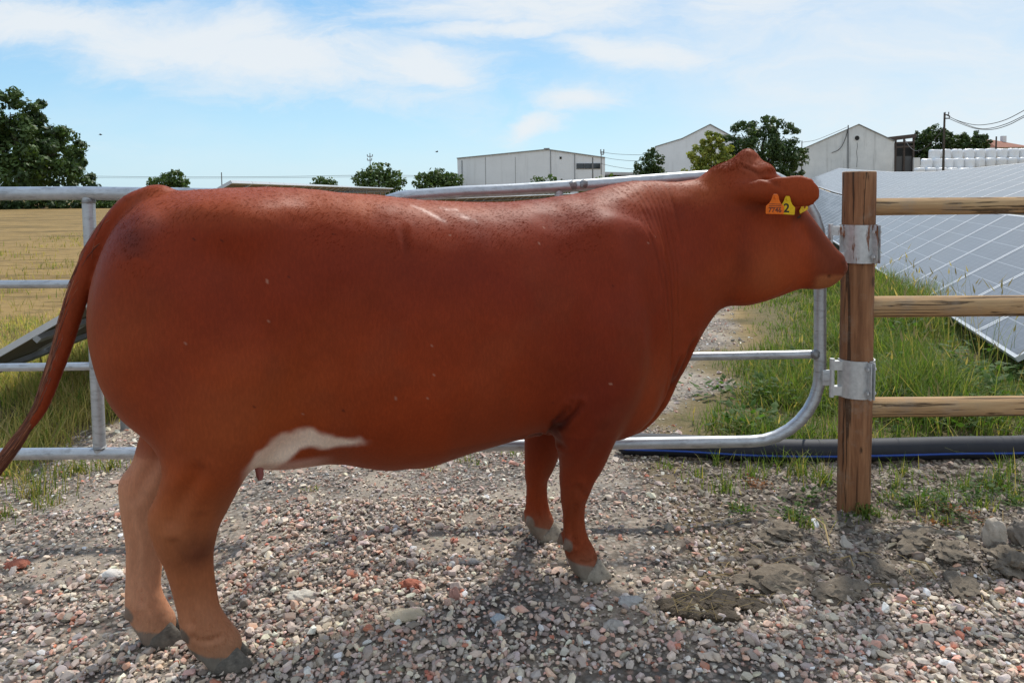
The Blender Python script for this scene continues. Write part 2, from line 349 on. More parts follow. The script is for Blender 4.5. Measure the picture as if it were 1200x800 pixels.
clod,t,b=material('earth_clod'); o=t.obj(); n=t.noise(o,18,6,.65); n2=t.noise(o,75,4,.6)
setp(t,b,color=t.ramp(n,[(.3,(.235,.195,.150)),(.5,(.165,.135,.102)),(.75,(.30,.25,.195))]),rough=.95,spec=.15,normal=t.bump(t.math('ADD',n,t.math('MULTIPLY',n2,.5)),.9,.014))
for (x,y,r,sc,lab,seed) in [
 (905,680,.085,(1.5,.85,.46),'broad low earth clod left of the fence post, nearest the gravel',1),(985,692,.080,(1.4,.8,.44),'flat earth clod lying in front of the fence post foot',2),
 (915,628,.07,(1.4,.85,.46),'dark earth clod just left of the fence post foot',3),(1075,640,.075,(1.5,.8,.44),'tall dark earth clod right of the fence post',4),
 (1115,655,.07,(1.3,.9,.46),'rounded earth clod between the post and the pale rock',5),(1128,690,.07,(1.35,.85,.46),'earth clod half buried at the gravel edge below the pale rock',6),
 (1180,664,.085,(1.3,.8,.5),'earth lump heaped against the foot of the pale rock',7),(1035,668,.05,(1.3,.9,.46),'small earth clod midway between post and gravel edge',8)]:
    p=gp(x,y,.03); lump('earth_clod',lab,'clod of earth',p,r,sc,None,seed,mat=clod,jit=.42,sink=.36,rough_amt=.26,group='clods of earth round the fence post',rz=.2*seed)
g=np.random.default_rng(77); CX=[];CY=[];CZ=[]
for (x,y,r) in ((905,680,.085),(985,692,.08),(915,628,.07),(1075,640,.075),(1115,655,.07),(1128,690,.07),(1180,664,.085),(1035,668,.05)):
    p=gp(x,y,.03); k=420; a=g.random(k)*6.28; q=np.sqrt(g.random(k))*1.45; xx=p[0]+np.cos(a)*q*r*1.35; yy=p[1]+np.sin(a)*q*r*.85; hz=r*.42*np.sqrt(np.clip(1-q**2,0,1)); CX.append(xx);CY.append(yy);CZ.append(gz(xx,yy)+hz*.9)
CX,CY,CZ=[np.concatenate(q) for q in (CX,CY,CZ)]; s_=np.clip(np.exp(g.normal(math.log(.0055),.5,len(CX))),.002,.018)
scatter('soil_crumbs',CX,CY,CZ,s_,SP,SW,sm,78,'crumbs of dry earth lying on and against the clods')
p=gp(1164,646,.03); lump('rock','pale cream rock standing in the earth near the grass','rock',p,.070,(.62,.55,.92),((.46,.40,.33),(.33,.28,.22)),21,jit=.30,sink=.12)
p=gp(1197,642,.03); lump('rock','grey rock beside the pale cream rock, at its right','rock',p,.065,(.7,.6,.85),((.20,.17,.14),(.13,.11,.09)),22,jit=.35,sink=.15)
for (x,y,r,sc,cols,lab,nm,cat,seed) in [
 (353,697,.034,(1.5,.9,.55),((.62,.58,.50),(.50,.45,.38)),'chunk of cream plaster rubble on the gravel under the belly','plaster_chunk','rubble',31),
 (548,662,.033,(1.5,.75,.22),((.36,.35,.34),(.28,.27,.26)),'flat grey slab of stone in the gravel left of the front legs','stone_slab','stone',32),
 (533,705,.026,(.7,.7,1.1),((.46,.25,.20),(.36,.19,.15)),'upright pink brick piece on the gravel before the front legs','brick_piece','brick rubble',33),
 (481,688,.028,(1.5,.8,.6),((.40,.13,.075),(.33,.11,.07)),'red brick piece lying on the gravel under the belly','brick_piece','brick rubble',34),
 (474,722,.040,(1.4,.9,.4),((.55,.47,.34),(.45,.38,.27)),'sandy yellow lump of mortar in the gravel','mortar_lump','rubble',35),
 (584,730,.022,(1,.8,.7),((.42,.47,.50),(.34,.38,.41)),'pale blue grey stone on the dusty patch','blue_stone','stone',36),
 (738,712,.032,(1.3,.9,.5),((.45,.44,.42),(.38,.37,.35)),'light grey stone right of the near front hoof','grey_stone','stone',37),
 (132,667,.034,(1.4,.9,.5),((.72,.68,.62),(.6,.55,.5)),'white stone beside the far hind hoof','white_stone','stone',38),
 (20,657,.034,(1.3,.9,.5),((.40,.13,.08),(.3,.1,.06)),'orange red brick fragment at the left edge of the yard','brick_piece','brick rubble',39),
 (720,742,.028,(1.2,.9,.6),((.42,.39,.35),(.33,.3,.27)),'beige stone below the near front hoof','beige_stone','stone',40)]:
    p=gp(x,y,0); lump(nm,lab,cat,p,r,sc,cols,seed,jit=.35,sink=.15,nsc=40)
# ---------------------------------------------------------------- dung
dm=simple('dung_surface',(.045,.032,.02),(.085,.062,.036),scale=35,rough=.8,bump=.9,bscale=90,bdist=.01)
p=gp(832,718,0); d=thing('dung_pile','dark brown trodden dung pile with straw on the gravel','dung pile',(p[0],p[1],float(gz(*p))))
v=MB(); r_=random.Random(5)
for i in range(60):
    a=r_.random()*6.28; q=r_.random()**.7; v.ico((math.cos(a)*.17*q,math.sin(a)*.075*q,.012+.018*(1-q)*r_.random()),.012+.018*r_.random(),2,.35,(1.3,1,.55),i)
v.build('dung',dm,d)
v=MB(); 
for i in range(34):
    a=r_.random()*6.28; q=r_.random()**.6; c=Vector((math.cos(a)*.18*q,math.sin(a)*.09*q,.03+.015*r_.random())); e=Vector((r_.gauss(0,1),r_.gauss(0,.7),r_.gauss(0,.15))).normalized()*.035
    v.tube([c-e,c+e],.0012,4)
tag(v.build('straw',simple('straw_surface',(.30,.22,.10),(.2,.14,.06)),d),kind='stuff')
# ---------------------------------------------------------------- grass
gmat,t,b=material('grass_blade'); c=t.attr('col'); n=t.noise(t.geo(),60,2)
setp(t,b,color=t.mix(t.math('MULTIPLY',n,.5),c,(.10,.12,.03)),rough=.62,spec=.25)
tr=t.new('ShaderNodeBsdfTranslucent'); t.put(tr.inputs[0],t.mix(1,c,(1.25,1.3,.6),'MULTIPLY')); ms=t.new('ShaderNodeMixShader'); ms.inputs[0].default_value=.45
t.l.new(b.outputs[0],ms.inputs[1]); t.l.new(tr.outputs[0],ms.inputs[2]); t.l.new(ms.outputs[0],t.n['Material Output'].inputs[0])
def blades(name,x,y,hgt,wid,cols,label,lean=.45,heads=0.,z=None):
    g=np.random.default_rng(len(x)); n=len(x); z=gz(x,y)-.01 if z is None else z
    a=g.random(n)*6.2832; le=np.abs(g.normal(0,lean,n))+.08; side=a+np.pi/2+g.normal(0,.5,n)
    dx,dy=np.cos(a),np.sin(a); sx,sy=np.cos(side)*wid*.5,np.sin(side)*wid*.5
    ts=[0,.4,.75,1.0]; VS=[]
    for tt in ts:
        bendv=hgt*le*tt**1.8; zz=z+hgt*tt*np.sqrt(np.clip(1-(le*tt)**2*.45,.15,1)); wk=(1-tt*.78) if tt<1 else .05
        cx,cy=x+dx*bendv,y+dy*bendv
        VS+= [np.stack([cx-sx*wk,cy-sy*wk,zz],-1),np.stack([cx+sx*wk,cy+sy*wk,zz],-1)]
    V=np.stack(VS,1); C=np.repeat(cols,8,0); base=(np.arange(n)*8)[:,None]
    F=np.concatenate([base+np.array([[0,1,3,2]]),base+np.array([[2,3,5,4]]),base+np.array([[4,5,7,6]])])
    V=V.reshape(-1,3)
    if heads>0:
        k=np.where(g.random(n)<heads)[0]; tip=VS[6][k]; L=.05+.05*g.random(len(k)); w=.0045+.004*g.random(len(k)); e=np.stack([dx[k]*.6,dy[k]*.6,np.full(len(k),.8)],-1)
        sxx=np.stack([-dy[k],dx[k],np.zeros(len(k))],-1)
        hv=np.stack([tip-e*L[:,None]*.4,tip+sxx*w[:,None],tip+e*L[:,None],tip-sxx*w[:,None]],1).reshape(-1,3); b0=len(V)+(np.arange(len(k))*4)[:,None]
        V=np.concatenate([V,hv]); F=np.concatenate([F,b0+np.array([[0,1,2,3]])]); C=np.concatenate([C,np.repeat(np.tile([(.38,.29,.14)],(len(k),1))*(1+g.normal(0,.15,(len(k),1))),4,0)])
    return tag(link(name,mesh_np(name,V,[F],[gmat],False,np.clip(C,.01,.8))),label,None,None,'stuff')
GREEN=np.array([(.115,.19,.034),(.16,.225,.045),(.075,.14,.028),(.21,.245,.06),(.34,.29,.105),(.44,.34,.15)])
def gcol(n,w,seed):
    g=np.random.default_rng(seed); w=np.array(w,float); w/=w.sum(); return GREEN[g.choice(6,n,p=w)]*(1+g.normal(0,.16,(n,1)))
clump=lambda x,y,f,s: np.clip(.5+1.6*fbm(x*f,y*f,s,3),0,1)
# rank green grass between the track and the panels
x,y=sample(360000,.7,7.0,4.05,11,lambda x,y: zones(x,y)['lush']*np.clip(clump(x,y,1.6,1)*1.1+.12,0,1)*np.interp(y,[4,6,11],[1,.75,.5])*(1-ss(-.2,.35,(x-PDX/PDY*y)-1.95)*.75)*np.clip(.30+.9*ss(.0,1.1,x-path_right(y)),0,1),11)
g=np.random.default_rng(12); hh=(.10+.16*g.random(len(x))**1.3)*(1+.35*ss(.6,1.2,x-PDX/PDY*y))*(1-.62*ss(1.15,1.6,x-PDX/PDY*y)*ss(7.5,6.0,y))*(.55+.75*clump(x,y,1.1,4))*(.45+.55*ss(.0,1.2,x-path_right(y)))
blades('grass',x,y,hh,np.interp(y,[4,11],[.0062,.011])*(.7+.6*g.random(len(x))),gcol(len(x),[3.6,3.4,2.8,2.6,1.2,.7],13),'rank green grass growing between the track and the solar panels',.8,.008)
# tall seeding stems by the post hinge and along the panels
x,y=sample(1500,1.4,5.2,4.3,9.5,lambda x,y: zones(x,y)['lush']*(np.abs((x-PDX/PDY*y)-1.5)<.55)*clump(x,y,1.5,2),14)
blades('tall_grass',x,y,.35+.35*g.random(len(x)),np.full(len(x),.005),gcol(len(x),[1,1,1,2,3,2],15),'tall seeding grass stems along the lower edge of the solar panels',.22,.9)
# dry and green grass behind the left gate
x,y=sample(95000,-6.5,-1.2,3.9,9.0,lambda x,y: np.clip(zones(x,y)['rough']+.5*zones(x,y)['field'],0,1)*np.clip(clump(x,y,1.4,3)*1.2+.1,0,1)*np.interp(y,[4,6,9],[1,.8,.35]),16)
blades('dry_grass',x,y,(.07+.15*g.random(len(x))**1.4)*(.5+.8*clump(x,y,1.2,5)),np.interp(y,[4,9],[.0058,.009])*(.7+.6*g.random(len(x))),gcol(len(x),[.7,1.5,.6,2.6,6,6],17)*1.4,'mixed dry and green grass growing behind the left gate',.75,.05)
x,y=sample(30000,-16,-1.5,7.5,34,lambda x,y: zones(x,y)['field']*clump(x,y,.8,2)**2*np.interp(y,[8,34],[1,.4]),18)
blades('dry_grass',x,y,.06+.12*g.random(len(x)),np.interp(y,[8,34],[.010,.03]),gcol(len(x),[.3,.4,.2,1.2,4,5],19),'thin straw coloured tufts scattered over the dry field',.5)
# weeds and tufts near the post and along the pipe
def tufts(name,spots,seed,label,w=(3,3,2,2,1,1),per=60,rad=.09,hh=.13):
    g=np.random.default_rng(seed); X=[];Y=[];Hh=[]
    for (x,y,k,s) in spots:
        n=int(per*k); a=g.random(n)*6.28; q=np.abs(g.normal(0,.6,n))*rad*s; X.append(x+np.cos(a)*q*1.5); Y.append(y+np.sin(a)*q); Hh.append((.4+.7*g.random(n))*hh*s)
    X=np.concatenate(X);Y=np.concatenate(Y);Hh=np.concatenate(Hh)
    blades(name,X,Y,Hh,.0042+.003*g.random(len(X)),gcol(len(X),w,seed+1),label,.6)
sp=[(*gp(x,y,.02),k,s) for (x,y,k,s) in [(850,575,1.2,.8),(880,560,1,1),(940,560,1.8,1.15),(965,575,1.5,1),(915,545,.8,1),(820,560,.8,.7),(930,610,.7,.6),(950,618,.8,.6),(1012,612,1.1,.6),(1030,610,.7,.5),
 (1050,575,1,.7),(1075,600,1.1,.7),(1100,590,.9,.6),(1130,575,1.3,.8),(1170,575,1.8,.9),(1195,590,1.2,.8),(1105,615,.8,.6),(1150,600,1.2,.6),(1185,560,1,1),(1045,590,.9,.6),(1060,560,.8,.8),(860,600,.5,.5),(840,545,.6,.8),(780,548,.5,.6)]]
tufts('grass_tufts',sp,23,'short green tufts and weeds on the bare earth by the fence post')
sp=[(*gp(x,y,0),k,s) for (x,y,k,s) in [(40,575,1.6,1.1),(30,560,1,1),(60,585,.8,.8),(95,548,1,.9),(130,545,1.2,.9),(75,552,.8,1),(5,600,.8,.8),(545,545,.4,.45),(560,548,.3,.4),(505,552,.3,.4),(600,535,.5,.5),(620,540,.5,.5),(365,575,.3,.35),(560,525,.6,.6),(610,525,.7,.6)]]
tufts('grass_tufts',sp,25,'small grass tufts at the gravel edge under the gates',(2,2,1,3,3,2))
# broad leaved weeds in the rank grass and on the earth
def weeds(name,spots,seed,label,col,leaf=.035):
    g=np.random.default_rng(seed); V=[];F=[];C=[];o=0
    for (x,y,n,r) in spots:
        for i in range(n):
            a=g.random()*6.28; q=abs(g.normal(0,.55))*r; bx,by=x+math.cos(a)*q*1.3,y+math.sin(a)*q; z=float(gz(bx,by))+g.random()*r*.55
            d=np.array([math.cos(a+g.normal(0,.6)),math.sin(a+g.normal(0,.6)),g.normal(.25,.35)]); d/=np.linalg.norm(d); s=np.cross(d,[0,0,1]); s/=np.linalg.norm(s)+1e-6; up=np.cross(s,d)
            L=leaf*(.6+.8*g.random()); W=L*.30; p=np.array([bx,by,z])
            V+=[p,p+d*L*.5+s*W-up*L*.03,p+d*L,p+d*L*.5-s*W-up*L*.03,p+d*L*.5+up*L*.06]; F+=[(o,o+1,o+4),(o+1,o+2,o+4),(o+2,o+3,o+4),(o+3,o,o+4)]; o+=5
            C+=[np.array(col)*(1+g.normal(0,.18))]*5
    return tag(link(name,mesh_np(name,np.array(V),[np.array(F)],[gmat],False,np.clip(np.array(C),.01,.6))),label,None,None,'stuff')
weeds('leafy_weeds',[(*gp(x,y,.05),int(k*90),r) for (x,y,k,r) in [(1105,470,1.6,.35),(1140,455,1.5,.3),(1170,480,1.4,.3),(1075,500,1,.25),(1060,440,1,.3),(1190,445,1,.25),(850,460,.5,.2),(1120,430,1,.3),(1040,480,1.2,.3),(1130,500,1.3,.3),(900,470,1,.25),(930,440,1,.3),(880,500,.8,.2),(1180,420,1,.3),(1060,400,1,.35)]],31,'broad leaved weeds growing through the grass behind the rails',(.075,.15,.03),.06)
weeds('leafy_weeds',[(*gp(x,y,.02),int(k*70),r) for (x,y,k,r) in [(1170,578,1.6,.14),(1140,590,1.5,.12),(1085,598,1.2,.11),(1190,600,1,.1),(930,605,.9,.08),(870,605,.6,.06),(1015,608,1,.07),(950,590,1,.1),(1060,598,.9,.09),(1115,608,.9,.09)]],33,'low leafy weeds flat on the earth by the fence post',(.07,.135,.03),.026)
weeds('red_weeds',[(*gp(x,y,.02),int(k*50),r) for (x,y,k,r) in [(890,575,1.4,.06),(1112,605,1,.045),(1140,612,.9,.04),(880,570,.8,.06),(1100,618,.6,.04)]],35,'small rusty red weeds on the earth by the fence post',(.34,.13,.05),.016)
def litter(seed):
    v=MB(); r=random.Random(seed)
    for i in range(70):
        x,y=gp(r.uniform(820,1200),r.uniform(600,720),.03); z=float(gz(x,y))+.012; a=r.random()*3.14; L=.02+.06*r.random()**2; e=Vector((math.cos(a)*L,math.sin(a)*L,r.uniform(-.006,.012)))
        c=Vector((x,y,z)); v.tube([c-e,c+Vector((0,0,.006)),c+e],.0014,4)
    for (x0,y0,x1,y1) in [(955,610,972,640),(1066,664,1098,678),(985,660,1000,664)]:
        a=gp(x0,y0,.03); b_=gp(x1,y1,.03); v.tube([(a[0],a[1],float(gz(*a))+.03),((a[0]+b_[0])/2+.01,(a[1]+b_[1])/2,float(gz(*b_))+.045),(b_[0],b_[1],float(gz(*b_))+.012)],.0032,5)
    return v.build('dry_stalks',simple('dry_stalk',(.42,.31,.14),(.30,.2,.09)))
tag(litter(3),'dry straw stalks lying on the turned earth',None,None,'stuff')
# ---------------------------------------------------------------- galvanised gates
zinc,t,b=material('galvanised_steel'); o=t.geo(); n=t.noise(o,9,5,.6); n2=t.vor(o,55,out='Color'); n3=t.noise(t.mapping(o,(3,3,14)),6,5,.7)
c=t.ramp(n,[(.3,(.50,.52,.54)),(.6,(.40,.42,.44)),(.8,(.30,.315,.33))]); c=t.mix(t.math('MULTIPLY',t.sep(n2)[0],.25),c,(.62,.64,.66)); c=t.mix(t.smooth(n3,.50,.68,0,.55),c,(.20,.19,.18))
setp(t,b,color=c,metal=.72,rough=t.math('ADD',.36,t.math('MULTIPLY',n,.2)),normal=t.bump(t.noise(o,70,3),.12,.003))
weld=simple('weld_bead',(.30,.30,.30),(.18,.18,.18),scale=60,metal=.6,rough=.5,bump=.6,bscale=150,bdist=.003)
YG=3.36
def arc_loop(x0,x1,yt0,yt1,yb0,yb1,Rp,n=8):
    P=[]
    def corner(cx,cy,a0):
        for k in range(n+1):
            a=a0+math.pi/2*k/n; P.append((cx+Rp*math.cos(a),cy-Rp*math.sin(a)))
    corner(x1-Rp,yt1+Rp,0); corner(x0+Rp,yt0+Rp,math.pi/2); corner(x0+Rp,yb0-Rp,math.pi); corner(x1-Rp,yb1-Rp,1.5*math.pi)
    return P
gr=thing('steel_gate','galvanised tube gate with rounded corners hinged on the wooden post','gate',at(684,560,YG))
off=-gr.location
loop=arc_loop(404,961,229,203,523,517,82)
# long straight runs get a point in between so that the top rail bows as it does
def L(p,Y=YG): return at(p[0],p[1],Y)+off
pts=[L(p) for p in loop]; i=loop.index(max(loop,key=lambda p:(p[0]<900)*(p[1]<260)*p[0])) if False else 9
pts=pts[:9]+[L((800,208.5)),L((700,216)),L((600,222.5)),L((540,225))]+pts[9:]
MB().tube(pts,.0262,14,closed=True).build('frame',zinc,gr)
for y0,y1 in ((322,311),(425,415)): 
    MB().tube([L((404,y0)),L((680,(y0+y1)/2)),L((957,y1))],.0190,12).build('bar',zinc,gr)
MB().tube([L((655,220),YG),L((655,522),YG)],.019,12).build('upright',zinc,gr)
for p in ((955,415),(957,311),(404,322),(404,425),(672,217),(684,216)): MB().ico(L(p,YG-.012),.024,2,.25,(1,.9,.95),int(p[0])).build('weld',weld,gr)
YL=3.34
gl=thing('steel_gate','galvanised tube gate with square corners behind the tail','gate',at(150,560,YL)); off=-gl.location
def L2(x,y): return at(x,y,YL)+off
MB().tube([L2(-260,228.5),L2(100,226.5),L2(330,229.5)],.0295,14).build('top_rail',zinc,gl)
MB().tube([L2(-260,534),L2(100,531),L2(330,529)],.0262,14).build('bottom_rail',zinc,gl)
for a,b_ in (((-260,334),(330,332)),((-260,434),(330,426))): MB().tube([L2(*a),L2(*b_)],.0182,12).build('bar',zinc,gl)
for x0,x1 in ((103.5,117),(328,329),(-252,-250)): MB().tube([L2(x0,231),L2(x1,530)],.0262,12).build('upright',zinc,gl)
for x,y in ((104,236),(117,524),(109,333),(113,429)): MB().ico(L2(x,y),.030,2,.2,(1,1,.55),int(x)).build('weld',weld,gl)
# ---------------------------------------------------------------- wooden fence
def wood_mat(name,c1,c2,c3,axis=2):
    m,t,b=material(name); o=t.obj(); st=[7,7,7]; st[axis]=.55; v=t.mapping(o,st)
    n=t.noise(v,5,7,.62,.6); n2=t.noise(t.mapping(o,[30 if i!=axis else 1.1 for i in range(3)]),3.0,4,.6); n3=t.noise(o,3.2,4,.6)
    cr=t.smooth(t.noise(t.mapping(o,[11 if i!=axis else .5 for i in range(3)],loc=(3,1,2)),2.6,4,.55,1.0),.57,.60)
    c=t.ramp(n,[(.25,c3),(.48,c2),(.72,c1)]); c=t.mix(t.math('MULTIPLY',t.smooth(n2,.45,.75),.45),c,c3); c=t.mix(t.smooth(n3,.5,.75,0,.45),c,tuple(x*.75 for x in c1))
    c=t.mix(t.math('MULTIPLY',cr,.78),c,(.04,.025,.016)); c=t.mix(t.smooth(t.noise(o,9,6,.7),.5,.7,0,.45),c,(.30,.235,.175))
    kn=t.vor(t.mapping(o,[5 if i!=axis else 3.2 for i in range(3)],loc=(.3,.7,.1)),1.0); k=t.smooth(kn,.10,.05); c=t.mix(t.math('MULTIPLY',k,.8),c,(.06,.032,.018))
    h=t.math('SUBTRACT',t.math('MULTIPLY',n2,.35),t.math('MULTIPLY',cr,1.0))
    setp(t,b,color=c,rough=.78,spec=.25,normal=t.bump(t.math('ADD',h,t.math('MULTIPLY',n,.3)),.95,.008)); return m
pw=wood_mat('post_wood',(.37,.185,.090),(.25,.112,.052),(.10,.044,.022))
rw=wood_mat('rail_wood',(.54,.36,.185),(.43,.265,.13),(.26,.15,.075),0)
ew,t,b=material('cut_wood_end'); o=t.obj(); X,Y,Z=t.sep(o); rr=t.math('SQRT',t.math('ADD',t.math('MULTIPLY',X,X),t.math('MULTIPLY',Y,Y))); ring=t.math('SINE',t.math('MULTIPLY',t.math('ADD',rr,t.math('MULTIPLY',t.noise(o,12,3),.02)),620))
setp(t,b,color=t.ramp(ring,[(0,(.20,.11,.06)),(1,(.38,.24,.13))]),rough=.85)
YP=3.30; pb=at(1000,604,YP); pb.z=float(gz(pb.x,pb.y))-.06; pt=at(1007,202,YP)
fence=thing('wooden_fence','round timber post and three rail fence that carries the gate','fence',pb)
def log(name,a,b,r,mat,parent,n=22,m=30,seed=0,dome=True,flatten=0,origin=None):
    "round timber from a to b: irregular girth, its local long axis is Z for posts and X for rails"
    a=Vector(a);b=Vector(b); Lg=(b-a).length; d=(b-a).normalized(); V=[];F=[]; o=seed*7.3
    for i in range(m+1):
        f=i/m
        for k in range(n):
            th=2*math.pi*k/n; q=1+.05*float(fbm(math.cos(th)*1.1+o,f*Lg*2.2+math.sin(th)*1.1,seed,3))+.012*math.sin(5*th+o+f*3)+.016*float(vnoise(th*4+o,f*Lg*9,3))
            V.append((r*q*math.cos(th),r*q*math.sin(th),f*Lg))
    for i in range(m):
        for k in range(n): F.append((i*n+k,i*n+(k+1)%n,(i+1)*n+(k+1)%n,(i+1)*n+k))
    bm=bmesh.new(); vs=[bm.verts.new(p) for p in V]
    for f in F: bm.faces.new([vs[i] for i in f]).material_index=0
    top=vs[m*n:]; bot=vs[:n]
    for ring,zz,fl in ((top,Lg,1),(bot,0,-1)):
        inner=[bm.verts.new((v.co.x*.93,v.co.y*.93,zz+fl*.004)) for v in ring]; c=bm.verts.new((0,0,zz+fl*.005))
        for k in range(n):
            q=[ring[k],ring[(k+1)%n],inner[(k+1)%n],inner[k]]; bm.faces.new(q).material_index=1
            bm.faces.new([inner[k],inner[(k+1)%n],c]).material_index=1
    bmesh.ops.recalc_face_normals(bm,faces=bm.faces)
    if abs(d.z)<.5: bmesh.ops.rotate(bm,verts=bm.verts,cent=(0,0,0),matrix=Matrix.Rotation(math.pi/2,3,'Y'))   # long axis to X
    me=bpy.data.meshes.new(name); bm.to_mesh(me); bm.free(); me.materials.append(mat); me.materials.append(ew)
    me.polygons.foreach_set('use_smooth',np.ones(len(me.polygons),bool))
    try: me.set_sharp_from_angle(angle=R(50))
    except Exception: pass
    ob=link(name,me,parent); ob.location=a; x=Vector((0,0,1)) if abs(d.z)>=.5 else Vector((1,0,0)); ob.rotation_mode='QUATERNION'; ob.rotation_quaternion=x.rotation_difference(d); return ob
off=-Vector(pb)
log('post',(0,0,0),pt+off,.0678,pw,fence,n=28,m=40,seed=1)
post_top=pt; lean=(pt-pb)
def on_post(y):
    c=at(1000,y,YP); f=(c.z-pb.z)/(pt.z-pb.z); return pb+lean*f
for (yl,yr,r,seed) in ((242.5,241,.0375,3),(359.5,358,.0455,4),(477,475.5,.043,5)):
    a=at(1016,yl,YP+.005); b_=at(1200,yr,YP+.03); e=a+(b_-a)*2.75
    log('rail',a+off,e+off,r,rw,fence,n=20,m=44,seed=seed)
    if seed==3: far=e
p2=far+Vector((.03,0,0)); log('post',Vector((p2.x,p2.y,float(gz(p2.x,p2.y))-.05))+off,Vector((p2.x,p2.y,1.47))+off,.068,pw,fence,n=20,m=24,seed=9)
# ---------------------------------------------------------------- hinges
def rust_mat(name,amount):
    m,t,b=material(name); o=t.obj(); n=t.noise(t.mapping(o,(1,1,.22)),26,6,.65); n2=t.noise(o,60,4)
    ru=t.ramp(n2,[(.3,(.09,.03,.014)),(.7,(.26,.095,.035))]); k=t.smooth(n,amount,amount+.09)
    setp(t,b,color=t.mix(k,t.ramp(n2,[(.3,(.60,.61,.61)),(.7,(.46,.47,.47))]),ru),metal=t.math('SUBTRACT',.45,t.math('MULTIPLY',k,.5)),rough=t.math('ADD',.42,t.math('MULTIPLY',k,.4)),normal=t.bump(n2,.3,.002)); return m
def hinge(y0,y1,xp,label,mat,seam):
    c=on_post((y0+y1)/2); zt=at(1000,y0,YP-.07).z; zb=at(1000,y1,YP-.07).z; h=(zt-zb); zc=(zt+zb)/2
    t_=thing('gate_hinge',label,'hinge',(c.x,c.y,zc))
    r0=.0715
    def shell(a0,a1,r=r0,th=.005,hh=h,n=18):
        v=MB(); a=[R(a0+(a1-a0)*k/n) for k in range(n+1)]
        poly=[(r*math.cos(q),r*math.sin(q),-hh/2) for q in a]+[((r+th)*math.cos(q),(r+th)*math.sin(q),-hh/2) for q in reversed(a)]
        v.prism(poly,(0,0,hh)); return v
    # angles: -90 faces the camera
    v=shell(-188,-90+seam-5); v.build('band',mat,t_,angle=30)
    v=shell(-90+seam+5,100); v.build('band',mat,t_,angle=30)
    for s_,nm in ((-5,'flange'),(5,'flange')):
        q=R(-90+seam+s_); d=Vector((math.cos(q),math.sin(q),0)); e=Vector((-math.sin(q),math.cos(q),0))
        f=MB().box(d*(r0+.017),(.030,.004,h*.98),Matrix.Rotation(q,3,'Z'),.001).build(nm,mat,t_)
        for zz in (-.32,.32):
            w_=MB(); w_.tube([d*(r0+.02)+e*(-.006*(1 if s_<0 else -1))+Vector((0,0,zz*h)),d*(r0+.02)+e*(-.014*(1 if s_<0 else -1))+Vector((0,0,zz*h))],.008,6)
            w_.build('bolt',mat,f)
    xw=at(xp,y0,YP-.01).x-c.x; pin=Vector((xw,-.012,0))
    MB().tube([pin+Vector((0,0,-h*.52)),pin+Vector((0,0,h*.52))],.0105,12).build('pin',mat,t_)
    for s_ in (1,-1):
        MB().prism([(xw,-.024,s_*h*.46),(-r0+.01,-.03,s_*h*.46),(-r0+.01,.004,s_*h*.46),(xw,0,s_*h*.46)],(0,0,-s_*h*.24)).build('knuckle',mat,t_,smooth=False)
    MB().box((xw-.022,-.012,0),(.040,.007,h*.42),None,.001).build('gate_lug',zinc,t_)
    return t_
hinge(264,309,973,'upper steel hinge band with rust streaks on the post',rust_mat('rusty_zinc',.525),27)
hinge(424,468,975,'lower steel hinge band bolted round the post',rust_mat('clean_zinc',.66),17)
# ---------------------------------------------------------------- water pipe
pipe=thing('water_pipe','black plastic water pipe with a blue stripe along the ground','pipe',(.6,4.05,0))
blk=simple('black_polythene',(.014,.016,.024),(.022,.024,.032),scale=14,rough=.68,bump=.15,bscale=30,bdist=.003)
blue=simple('blue_polythene',(.012,.055,.29),(.016,.07,.35),rough=.45)
ctr=[]
for (x,y,Y) in ((722,533,4.07),(738,533,4.06),(800,535,4.02),(880,537,3.96),(960,538.5,3.92),(1040,539,3.9),(1120,538,3.9),(1200,536.5,3.92),(1330,533,3.98),(1500,530,4.05)):
    p=at(x,y,Y); p.z=max(p.z,float(gz(p.x,p.y))+.056); ctr.append(p-Vector((.6,4.05,0)))
def smoothline(P,n=6):
    out=[]; Q=[P[0]*2-P[1]]+P+[P[-1]*2-P[-2]]
    for i in range(1,len(Q)-2):
        a,b,c,d=Q[i-1:i+3]
        for k in range(n):
            t=k/n; out.append(.5*((2*b)+(c-a)*t+(2*a-5*b+4*c-d)*t*t+(3*b-a-3*c+d)*t**3))
    return out+[P[-1]]
S=smoothline(ctr); rad=[.058*min(1,.45+.55*min(1,i/5)) for i in range(len(S))]
MB().tube(S,rad,20).build('tube',blk,pipe)
a=R(-12); v=MB(); st=[p+Vector((0,-math.cos(a)*r*.985,math.sin(a)*r*.985)) for p,r in zip(S,rad)]
v.tube([p for p in st],.0062,8).build('stripe',blue,pipe)
# ---------------------------------------------------------------- solar panels
glass,t,b=material('solar_glass'); o=t.obj(); X,Y,Z=t.sep(o)
def gridline(v,n,w):
    f=t.math('FRACT',t.math('MULTIPLY',v,n)); f=t.math('MINIMUM',f,t.math('SUBTRACT',1,f)); return t.smooth(f,w,w*.35)
ln=t.math('MAXIMUM',t.math('MULTIPLY',gridline(X,6,.018),.5),t.math('MULTIPLY',gridline(Y,6,.018),.35)); fine=gridline(X,30,.10)
c=t.mix(t.math('MULTIPLY',fine,.12),(.115,.118,.128),(.3,.31,.33)); c=t.mix(ln,c,(.55,.57,.60))
rv=t.noise(t.geo(),1.5,3)
setp(t,b,color=c,rough=t.math('ADD',.24,t.math('MULTIPLY',rv,.12)),spec=.6,coat=.15)
alu=simple('anodised_frame',(.60,.61,.62),(.52,.53,.54),metal=.25,rough=.42)
back=simple('panel_backsheet',(.17,.15,.125),(.14,.12,.10),rough=.6)
steel=simple('mounting_steel',(.36,.37,.38),(.28,.29,.30),metal=.7,rough=.5)
